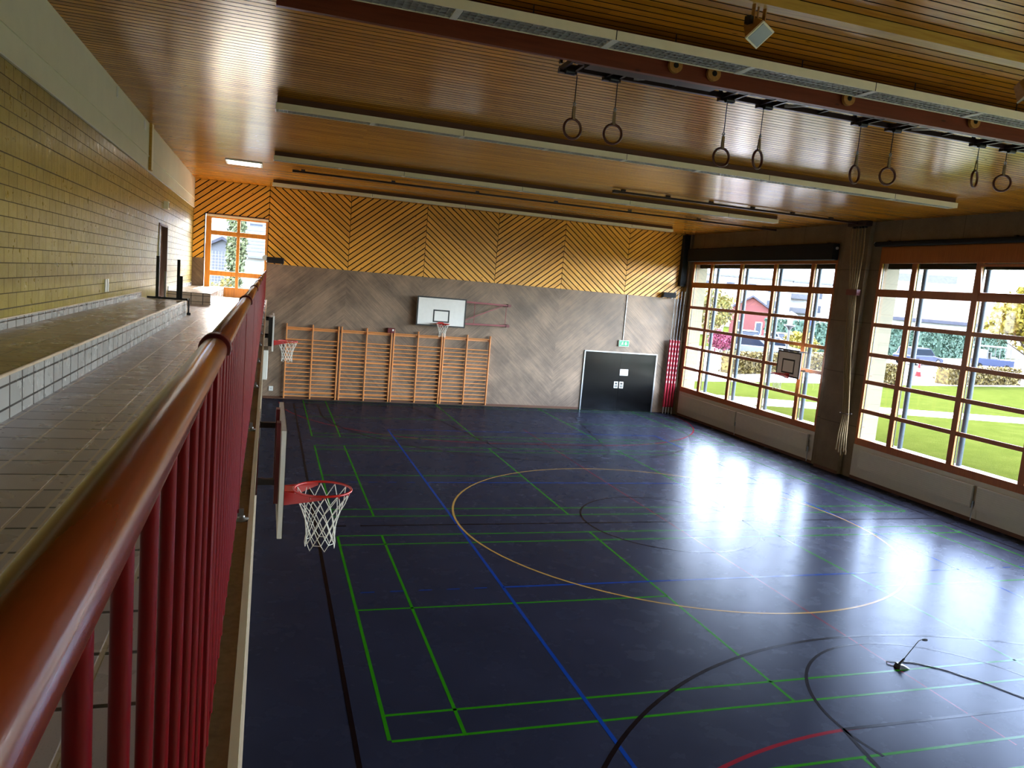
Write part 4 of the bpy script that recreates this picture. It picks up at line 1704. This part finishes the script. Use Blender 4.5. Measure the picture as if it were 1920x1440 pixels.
# gooseneck microphone on the floor
mi = thing('gooseneck_microphone', 'black gooseneck microphone on its foot on the hall floor', 'microphone', (6.76, 0.52, 0))
f = MB()
pr = [(-0.06, -0.055, 0.0), (0.10, -0.07, 0.0), (0.12, -0.06, 0.0), (0.12, 0.06, 0.0), (0.10, 0.07, 0.0), (-0.06, 0.055, 0.0)]
top = [(-0.045, -0.04, 0.06), (0.0, -0.05, 0.055), (0.09, -0.05, 0.018), (0.09, 0.05, 0.018), (0.0, 0.05, 0.055), (-0.045, 0.04, 0.06)]
va = [f.bm.verts.new(Vector(p)) for p in pr]
vb = [f.bm.verts.new(Vector(p)) for p in top]
f.bm.faces.new(va)
f.bm.faces.new(vb)
for i in range(6):
    f.bm.faces.new((va[i], va[(i + 1) % 6], vb[(i + 1) % 6], vb[i]))
f.build('foot', 'black', mi, bevel=0.006)
f = MB()
f.tube([(-0.02, 0.0, 0.05), (0.05, 0.0, 0.12)], [0.018, 0.012], 10)
f.build('socket', 'black', mi)
f = MB()
f.tube([(0.04, 0, 0.11), (0.16, 0.01, 0.235), (0.27, 0.02, 0.345), (0.30, 0.02, 0.355), (0.34, 0.02, 0.352)], 0.0055, 8)
f.build('gooseneck', 'black', mi)
f = MB()
f.tube([(0.33, 0.02, 0.353), (0.36, 0.02, 0.351), (0.40, 0.02, 0.348), (0.41, 0.02, 0.347)], [0.011, 0.017, 0.016, 0.008], 12)
f.build('head', 'black_cloth', mi)
f = MB()
for off in (0, 1):
    pts = [(-0.05, 0.03, 0.006), (-0.12, 0.10, 0.006), (-0.06, 0.17, 0.006), (0.08, 0.13, 0.006)]
    for k in range(1, 30):
        t = k / 29
        x = 0.10 + t * 1.45
        y = 0.13 - 0.16 * t - 2.3 * t * t + 0.012 * math.sin(t * 34 + off * PI)
        pts.append((x, y, 0.006 + 0.004 * off))
    f.tube(pts, 0.0045, 6)
f.build('cable', 'black', mi)


# ================================================================== OUTSIDE
ZG = 0.95
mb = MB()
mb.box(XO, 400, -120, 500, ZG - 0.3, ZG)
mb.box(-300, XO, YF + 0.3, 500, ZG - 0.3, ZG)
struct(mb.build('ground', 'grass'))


def ribbon(name, pts, m, z=ZG + 0.02):
    f = MB()
    n = len(pts) // 2
    f.prism([(p[0], p[1], z - 0.05) for p in pts], (0, 0, 0.05))
    return struct(f.build(name, m))


ribbon('terrace', [(XO, -10), (15.75, -10), (15.75, YF + 0.3), (XO, YF + 0.3)], 'paving')
ribbon('bounce_paving', [(-12, YF + 0.3), (6, YF + 0.3), (6, 36), (-12, 36)], 'bounce_paving')
ribbon('footpath', [(15.75, 17.2), (20.5, 16.5), (26.3, 15.2), (40, 11), (40, 13), (27.5, 16.7), (21, 18.1), (15.75, 19.4)], 'paving')
ribbon('car_park', [(15.75, 23.6), (22.5, 25.1), (34, 27.4), (45, 30.0), (62, 33.0), (110, 42.0), (110, 70), (84, 63.5), (64, 55.5), (42, 51.0), (15.75, 47)], 'asphalt')
mb = MB()
mb.box(XO, 15.9, -7.0, YF, 6.38, 6.6)
struct(mb.build('roof_overhang', 'render_white'))
mb = MB()
mb.box(XO, 15.25, 10.40, 11.95, ZG, 6.38)
mb.box(XO, 15.15, 20.12, 20.9, ZG, 6.38)
mb.box(XO, 15.25, 0.64, 2.26, ZG, 6.38)
struct(mb.build('outer_pier', 'pier'))
for k, (a, b) in enumerate(W_SP):
    o = tag(MB().box(XO, XO + 0.16, a + 0.02, b - 0.02, 5.86, 6.3).build('outer_blind_box', 'ext_blind'), ['dark outer blind box over the left window', 'dark outer blind box over the right window', 'dark outer blind box over the window beside the camera'][k], 'blind box')

pw = [('first', 19.95), ('second', 17.99), ('third', 15.99), ('fourth', 14.02)]
names = ['leftmost', 'second from the left', 'third from the left', 'rightmost']
for i, (n_, y) in enumerate(pw):
    r = thing('steel_post', '%s of the blue grey steel posts outside the left window' % names[i], 'post', (15.55, y, ZG), group='blue grey posts carrying the eaves')
    MB().tube([(0, 0, 0), (0, 0, 5.43)], 0.068, 16).build('shaft', 'grey_post', r)
    MB().box(-0.11, 0.11, -0.11, 0.11, 0.02, 0.035).build('base_plate', 'steel', r)
for i, y in enumerate((9.80, 7.86, 5.92, 3.98)):
    r = thing('steel_post', ['left of the two blue grey posts outside the right window', 'right of the two blue grey posts outside the right window', 'blue grey post outside, just past the right picture edge', 'blue grey post outside, farthest past the right picture edge'][i], 'post', (15.55, y, ZG), group='blue grey posts carrying the eaves')
    MB().tube([(0, 0, 0), (0, 0, 5.43)], 0.068, 16).build('shaft', 'grey_post', r)
    MB().box(-0.11, 0.11, -0.11, 0.11, 0.02, 0.035).build('base_plate', 'steel', r)


def hedge(label, a, b, w, h, m='leaf_hedge', n=1500, leaf=0.07, seed=1, cat='hedge', core='bark'):
    a, b = Vector((a[0], a[1], ZG)), Vector((b[0], b[1], ZG))
    d = b - a
    L = d.length
    rz = math.atan2(d.y, d.x)
    r = thing('hedge', label, cat, a, rz)
    f = MB()
    rnd = random.Random(seed)
    for _ in range(n):
        u, v, t = rnd.random() * L, (rnd.random() - 0.5) * w, rnd.random() * h
        side = rnd.random()
        if side < 0.45:
            v = -w / 2 if rnd.random() < 0.7 else w / 2
        elif side < 0.85:
            t = h
        p = Vector((u, v + rnd.gauss(0, 0.04), max(0.03, t + rnd.gauss(0, 0.05))))
        q = Vector((rnd.gauss(0, 1), rnd.gauss(0, 1), rnd.gauss(0, 1))).normalized()
        bb = q.orthogonal().normalized()
        e = q.cross(bb)
        s = leaf * (0.6 + rnd.random())
        f.bm.faces.new([f.bm.verts.new(p + k_) for k_ in (bb * s, e * s * .7, -bb * s, -e * s * .7)])
    f.build('foliage', m, r)
    f = MB()
    f.box(0.05, L - 0.05, -w / 2 + 0.08, w / 2 - 0.08, 0.0, h - 0.1)
    f.build('branches', 'leaf_hedge' if m != 'hedge_wall' else m, r)
    return r


hedge('low brown clipped hedge behind the lawn outside the left window', (21.9, 28.3), (27.6, 30.6), 0.9, 1.05, n=4200, leaf=0.08)
hedge('low clipped hedge running away right of the backboard', (28.6, 31.0), (30.6, 31.8), 0.9, 1.1, n=1200, leaf=0.08, seed=2)
hedge('low clipped hedge beyond the lawn outside the right window', (37.0, 28.8), (45.6, 31.2), 0.9, 1.0, n=3600, leaf=0.08, seed=3)
hedge('short hedge stub beside the cream pier', (29.5, 26.0), (31.2, 26.6), 0.8, 1.1, n=1500, leaf=0.08, seed=4)
hedge('tall clipped green hedge walling off the car park', (42.0, 53.0), (66.0, 57.6), 1.0, 2.6, 'hedge_wall', n=5000, leaf=0.16, seed=5)
hedge('tall clipped green hedge along the road farther right', (66.6, 57.8), (84.0, 64.6), 1.0, 2.7, 'hedge_wall', n=5000, leaf=0.16, seed=6)


def tree(name, label, cat, x, y, trunk_h, crown, m, n, leaf, z0=ZG, seed=1, tr=0.12, group=None):
    r = thing(name, label, cat, (x, y, z0), group=group)
    f = MB()
    rnd = random.Random(seed)
    f.tube([(0, 0, 0), (0.05, 0.03, trunk_h * 0.6), (0, 0, trunk_h + crown[2])], [tr, tr * 0.8, tr * 0.3], 8)
    for k in range(7):
        a = rnd.random() * 2 * PI
        f.tube([(0, 0, trunk_h * (0.7 + 0.1 * k / 3)), (math.cos(a) * crown[0] * 0.6, math.sin(a) * crown[1] * 0.6, trunk_h + crown[2] * (0.3 + 0.15 * k))], [tr * 0.4, tr * 0.1], 6)
    f.build('trunk', 'bark', r)
    f = MB()
    f.leaves((0, 0, trunk_h + crown[2]), crown, n, leaf, seed)
    f.build('crown', m, r)
    return r


tree('yellow_tree', 'yellow autumn tree at the right edge outside the right window', 'tree', 63.5, 44.4, 1.6, (4.6, 4.6, 3.4), 'leaf_yellow', 5200, 0.26, seed=11, tr=0.2)
tree('young_tree', 'small tree with yellow and green leaves left of the red house', 'tree', 31.0, 44.6, 1.1, (1.9, 1.9, 2.1), 'leaf_mixed', 2200, 0.13, seed=12, tr=0.07)
tree('pink_shrub', 'bright pink shrub beside the parked cars', 'shrub', 29.6, 41.0, 0.15, (1.1, 1.1, 0.9), 'leaf_pink', 2000, 0.08, seed=13, tr=0.04)
tree('yellow_bush', 'yellow green bush behind the garden lantern', 'shrub', 38.9, 44.2, 0.2, (1.7, 1.3, 1.0), 'leaf_yellow', 2200, 0.12, seed=14, tr=0.05)
tree('green_bush', 'olive bush at the end of the tall green hedge', 'shrub', 44.6, 45.4, 0.2, (1.5, 1.5, 1.2), 'leaf_mixed', 1600, 0.12, seed=15, tr=0.05)


def car(label, x, y, rz, m, suv=False):
    r = thing('car', label, 'car', (x, y, ZG + 0.02), rz, 'cars parked beyond the lawn')
    L, W, H = 4.3, 1.76, (1.62 if suv else 1.45)
    hb = 0.95 if suv else 0.86
    f = MB()
    body = [(-L / 2, 0.35), (-L / 2 + 0.05, 0.75), (-L / 2 + 0.2, hb), (-0.3 + L * 0.25, hb), (L / 2 - 0.25, hb - 0.18), (L / 2, 0.55), (L / 2 - 0.05, 0.28), (-L / 2 + 0.1, 0.25)]
    f.prism([(a, -W / 2, b) for a, b in body], (0, W, 0))
    f.build('body', m, r, bevel=0.07)
    f = MB()
    cab = [(-L / 2 + 0.18, hb - 0.03), (-L / 2 + 0.55, H - 0.05), (0.35, H - 0.05), (1.05, hb - 0.05)]
    f.prism([(a, -W / 2 + 0.14, b) for a, b in cab], (0, W - 0.28, 0))
    f.build('windows', 'car_glass', r, bevel=0.05)
    f = MB()
    f.prism([(-L / 2 + 0.5, -W / 2 + 0.16, H - 0.06), (-L / 2 + 0.62, -W / 2 + 0.16, H), (0.25, -W / 2 + 0.16, H), (0.42, -W / 2 + 0.16, H - 0.06)], (0, W - 0.32, 0))
    f.bar((0.36, -W / 2 + 0.16, H - 0.06), (1.06, -W / 2 + 0.16, hb), 0.06, 0.06)
    f.bar((0.36, W / 2 - 0.16, H - 0.06), (1.06, W / 2 - 0.16, hb), 0.06, 0.06)
    f.build('roof', m, r, bevel=0.02)
    for sx in (-1.3, 1.35):
        for s in (-1, 1):
            f = MB()
            f.tube([(sx, s * (W / 2 - 0.2), 0.31), (sx, s * (W / 2 + 0.01), 0.31)], 0.31, 18)
            w_ = f.build('wheel', 'tyre', r)
            f = MB()
            f.tube([(sx, s * (W / 2 + 0.01), 0.31), (sx, s * (W / 2 + 0.02), 0.31)], 0.19, 14)
            f.build('hub_cap', 'alu', w_)
    f = MB()
    for s in (-1, 1):
        f.box(L / 2 - 0.14, L / 2 - 0.02, s * 0.6 - 0.16, s * 0.6 + 0.16, 0.58, 0.70)
    f.build('headlight', 'lamp_glass', r)
    return r


car('silver blue car in front, facing right, outside the left window', 32.6, 41.5, math.radians(-38), 'car_silver')
car('white car directly beside the front silver car', 36.0, 43.6, math.radians(-38), 'car_white')
car('blue estate car parked in the second row', 37.4, 49.2, math.radians(-105), 'car_blue', True)
car('silver grey car in the second row behind the lantern', 41.2, 49.6, math.radians(-100), 'car_silver', True)
car('dark blue car half hidden by the cream pier', 50.5, 44.0, math.radians(10), 'car_blue')

co = thing('traffic_cone', 'red and white traffic cone on the sunny tarmac', 'cone', (39.6, 33.1, ZG + 0.02))
MB().lathe([(0.22, 0.04), (0.16, 0.32)], (0, 0, 0), 18).build('lower_cone', 'cone_red', co)
MB().lathe([(0.16, 0.32), (0.115, 0.55)], (0, 0, 0), 18).build('white_band', 'white', co)
MB().lathe([(0.115, 0.55), (0.04, 0.92), (0.005, 0.94)], (0, 0, 0), 18).build('tip', 'cone_red', co)
MB().box(-0.3, 0.3, -0.3, 0.3, 0, 0.04).build('base', 'cone_red', co)

ct = thing('utility_cart', 'small white utility cart with roof beside the yellow tree', 'cart', (57.6, 43.3, ZG + 0.02), math.radians(-35))
MB().box(-1.6, 1.6, -0.7, 0.7, 0.35, 0.95).build('body', 'car_blue', ct, bevel=0.06)
MB().box(-1.55, -0.5, -0.66, 0.66, 0.95, 1.7).build('cargo_box', 'car_white', ct, bevel=0.04)
MB().box(-1.5, 1.35, -0.72, 0.72, 1.95, 2.05).build('roof', 'car_white', ct, bevel=0.03)
f = MB()
for sx in (-0.45, 0.45, 1.25):
    for s in (-0.65, 0.65):
        f.bar((sx, s, 0.95), (sx - 0.05, s, 1.97), 0.06, 0.06)
f.build('pillar', 'black', ct)
f = MB()
f.box(-0.2, 0.35, -0.6, 0.6, 0.95, 1.1)
f.box(-0.25, -0.15, -0.6, 0.6, 1.1, 1.5)
f.build('seat', 'black', ct)
for sx in (-1.0, 1.05):
    for s in (-1, 1):
        MB().tube([(sx, s * 0.52, 0.28), (sx, s * 0.72, 0.28)], 0.28, 16).build('wheel', 'tyre', ct)

la = thing('garden_lantern', 'black garden lamp post with a white lantern outside the left window', 'lamp post', (25.9, 28.8, ZG))
MB().tube([(0, 0, 0), (0, 0, 2.55)], [0.08, 0.065], 12).build('pole', 'black', la)
MB().lathe([(0.05, 2.5), (0.16, 2.68), (0.30, 2.74), (0.30, 2.80), (0.05, 2.81)], (0, 0, 0), 18).build('collar', 'black', la)
MB().lathe([(0.13, 2.80), (0.17, 3.32)], (0, 0, 0), 14).build('lantern', 'cream', la)
MB().lathe([(0.34, 3.34), (0.30, 3.40), (0.06, 3.52), (0.01, 3.55)], (0, 0, 0), 18).build('cap', 'black', la)
sg_ = thing('parking_sign', 'blue parking sign on a thin pole by the tall hedge', 'sign', (44.2, 50.4, ZG))
MB().tube([(0, 0, 0), (0, 0, 3.1)], 0.035, 8).build('pole', 'steel', sg_)
MB().box(-0.45, 0.45, -0.06, -0.035, 2.45, 3.15).build('panel', 'blue_sign', sg_)
sg_ = thing('round_sign', 'round blue sign on a thin pole in front of the red house', 'sign', (39.4, 56.2, ZG))
MB().tube([(0, 0, 0), (0, 0, 3.5)], 0.035, 8).build('pole', 'steel', sg_)
MB().tube([(0, -0.06, 3.2), (0, -0.035, 3.2)], 0.32, 18).build('disc', 'blue_sign', sg_)


def bldg(name, label, a, b, depth, z_eave, wall, group=None):
    """box with front from a to b (x, y), local x along the front, local +y to the back"""
    a, b = Vector((a[0], a[1], ZG - 0.6)), Vector((b[0], b[1], ZG - 0.6))
    d = b - a
    rz = math.atan2(d.y, d.x)
    r = thing(name, label, 'building', a, rz, group)
    f = MB()
    f.box(0, d.length, 0, depth, 0, z_eave)
    f.build('wall', wall, r)
    return r, d.length


def windows(r, cells, w, h, sill='white'):
    for (x, z) in cells:
        f = MB()
        f.box(x - w / 2 - 0.08, x + w / 2 + 0.08, -0.05, 0.02, z - 0.08, z + h + 0.08)
        fr = f.build('window', sill, r)
        f = MB()
        f.box(x - w / 2, x + w / 2, -0.07, -0.05, z, z + h)
        f.build('pane', 'pane_dark', fr)


def gable(r, L, depth, ze, zr, m, over=0.4, along=True, thick=0.25):
    f = MB()
    if along:   # ridge along the front
        f.prism([(-over, -over, ze - 0.2), (-over, depth / 2, zr), (-over, depth + over, ze - 0.2), (-over, depth + over, ze + thick - 0.2), (-over, depth / 2, zr + thick), (-over, -over, ze + thick - 0.2)], (L + 2 * over, 0, 0))
    else:
        f.prism([(-over, -over, ze - 0.2), (L / 2, -over, zr), (L + over, -over, ze - 0.2), (L + over, -over, ze + thick - 0.2), (L / 2, -over, zr + thick), (-over, -over, ze + thick - 0.2)], (0, depth + 2 * over, 0))
    f.build('roof', m, r)
    f = MB()
    if along:
        for x in (0.0, L - 0.2):
            f.prism([(x, 0.0, ze), (x, depth / 2, zr), (x, depth, ze)], (0.2, 0, 0))
    else:
        f.prism([(0, 0.0, ze), (L / 2, 0.0, zr), (L, 0.0, ze)], (0, 0.2, 0))
    return f


r, L = bldg('apartment_block', 'long white apartment block behind the red house', (64.0, 117.5), (83.0, 104.5), 12, 9.2, 'house_white')
windows(r, [(x, z) for z in (1.8, 4.4, 7.0) for x in (2.5, 6.0, 9.5, 13.0, 16.5, 20.0)], 1.5, 1.3)
MB().box(-0.3, L + 0.3, -0.3, 12.3, 9.2, 9.5).build('roof', 'house_shade', r)
r, L = bldg('apartment_block', 'white apartment block with balconies right of the long one', (89.0, 119.2), (97.8, 112.5), 11, 9.6, 'house_white')
windows(r, [(x, z) for z in (1.6, 4.2, 6.8) for x in (1.6, 9.0)], 1.2, 1.4)
for z in (1.3, 3.9, 6.5):
    f = MB()
    f.box(3.0, 7.4, -1.1, 0, z, z + 0.15)
    f.box(3.0, 7.4, -1.15, -1.05, z + 0.1, z + 1.0)
    f.build('balcony', 'house_shade', r)
MB().box(-0.3, L + 0.3, -0.3, 11.3, 9.6, 9.9).build('roof', 'house_shade', r)
r, L = bldg('red_house', 'red gabled house behind the parked cars', (50.8, 72.6), (54.6, 70.0), 9, 3.9, 'red_wall')
gable(r, L, 9, 3.9, 5.4, 'roof_grey', along=False).build('gable', 'red_wall', r)
windows(r, [(1.2, 1.2), (3.3, 1.2)], 0.6, 1.3)
r, L = bldg('salmon_house', 'low salmon house left of the red house', (40.0, 73.5), (49.8, 72.4), 8, 4.6, 'pink_wall')
gable(r, L, 8, 4.6, 6.2, 'roof_pale').build('gable', 'pink_wall', r)
windows(r, [(2.0, 1.6), (5.5, 1.6), (8.2, 1.6)], 1.1, 1.2)
r, L = bldg('dark_roofed_house', 'white house with a steep dark roof, outside the right window', (87.0, 89.0), (93.6, 82.2), 9, 6.6, 'house_white')
gable(r, L, 9, 6.6, 11.2, 'roof_grey', over=0.6).build('gable', 'house_white', r)
windows(r, [(1.5, 3.0), (4.2, 3.0), (7.0, 3.0), (1.5, 5.0)], 0.9, 1.3)
r, L = bldg('low_hall', 'low hall with a broad pale roof and white gable, outside the right window', (74.5, 72.5), (81.8, 65.2), 6, 4.6, 'house_white')
gable(r, L, 6, 4.6, 9.0, 'roof_pale', over=0.5).build('gable', 'house_white', r)
MB().box(-0.5, L + 0.5, -0.6, -0.4, 4.2, 4.6).build('gutter', 'roof_grey', r)
r, L = bldg('gabled_house', 'white gabled house half hidden by the yellow tree', (86.4, 68.2), (91.8, 62.0), 10, 4.2, 'house_white')
gable(r, L, 10, 4.2, 7.6, 'roof_grey', along=False, over=0.4).build('gable', 'house_white', r)

# beyond the gallery window
tree('conifer', 'slender conifer outside the gallery window', 'tree', -3.05, 38.0, 1.0, (0.66, 0.66, 3.6), 'leaf_conifer', 3000, 0.11, seed=21, tr=0.09)
tree('garden_shrub', 'green and yellow shrub just below the gallery window, left pane', 'shrub', -3.1, 26.0, 0.5, (1.0, 0.8, 1.35), 'leaf_mixed', 2200, 0.07, seed=22, tr=0.05)
tree('garden_shrub', 'yellow shrub just below the gallery window, right pane', 'shrub', -1.2, 26.4, 0.5, (0.9, 0.8, 1.25), 'leaf_yellow', 1800, 0.07, seed=23, tr=0.05)
r, L = bldg('tiled_house', 'grey gabled house left of the conifer, through the gallery window', (-6.4, 57.0), (-3.2, 57.0), 8, 5.0, 'house_shade')
gable(r, L, 8, 5.0, 5.9, 'roof_grey', along=False).build('gable', 'house_shade', r)
f = MB()
for k in range(12):
    f.box(0.2 + k * 0.23, 0.22 + k * 0.23, -0.02, 0, 0.6, 5.0)
for k in range(18):
    f.box(0.2, 2.75, -0.02, 0, 0.8 + k * 0.23, 0.82 + k * 0.23)
f.build('shingles', 'house_white', r)
r, L = bldg('terrace_house', 'white terraced house with balcony right of the conifer', (-3.0, 46.0), (4.0, 46.0), 9, 7.9, 'house_white')
MB().box(-0.3, 7.3, -0.9, 0, 4.6, 4.75).build('balcony', 'house_shade', r)
f = MB()
for k in range(9):
    f.box(0, 7, -0.1, 0, 5.0 + 0.22 * k, 5.1 + 0.22 * k)
f.build('cladding', 'house_shade', r)
windows(r, [(0.8, 6.6), (2.4, 6.6)], 0.8, 1.0)
ram = thing('ramp', 'white railed ramp low in the right gallery window pane', 'ramp', (-2.6, 33.5, ZG))
f = MB()
f.bar((0, 0, 2.9), (1.8, 0, 3.9), 0.8, 0.12)
f.build('deck', 'house_white', ram)
f = MB()
for k in range(4):
    f.bar((0.3 + k * 0.45, 0, 0), (0.45 + k * 0.45, 0, 3.1 + k * 0.25), 0.07, 0.07)
f.build('support', 'house_white', ram)
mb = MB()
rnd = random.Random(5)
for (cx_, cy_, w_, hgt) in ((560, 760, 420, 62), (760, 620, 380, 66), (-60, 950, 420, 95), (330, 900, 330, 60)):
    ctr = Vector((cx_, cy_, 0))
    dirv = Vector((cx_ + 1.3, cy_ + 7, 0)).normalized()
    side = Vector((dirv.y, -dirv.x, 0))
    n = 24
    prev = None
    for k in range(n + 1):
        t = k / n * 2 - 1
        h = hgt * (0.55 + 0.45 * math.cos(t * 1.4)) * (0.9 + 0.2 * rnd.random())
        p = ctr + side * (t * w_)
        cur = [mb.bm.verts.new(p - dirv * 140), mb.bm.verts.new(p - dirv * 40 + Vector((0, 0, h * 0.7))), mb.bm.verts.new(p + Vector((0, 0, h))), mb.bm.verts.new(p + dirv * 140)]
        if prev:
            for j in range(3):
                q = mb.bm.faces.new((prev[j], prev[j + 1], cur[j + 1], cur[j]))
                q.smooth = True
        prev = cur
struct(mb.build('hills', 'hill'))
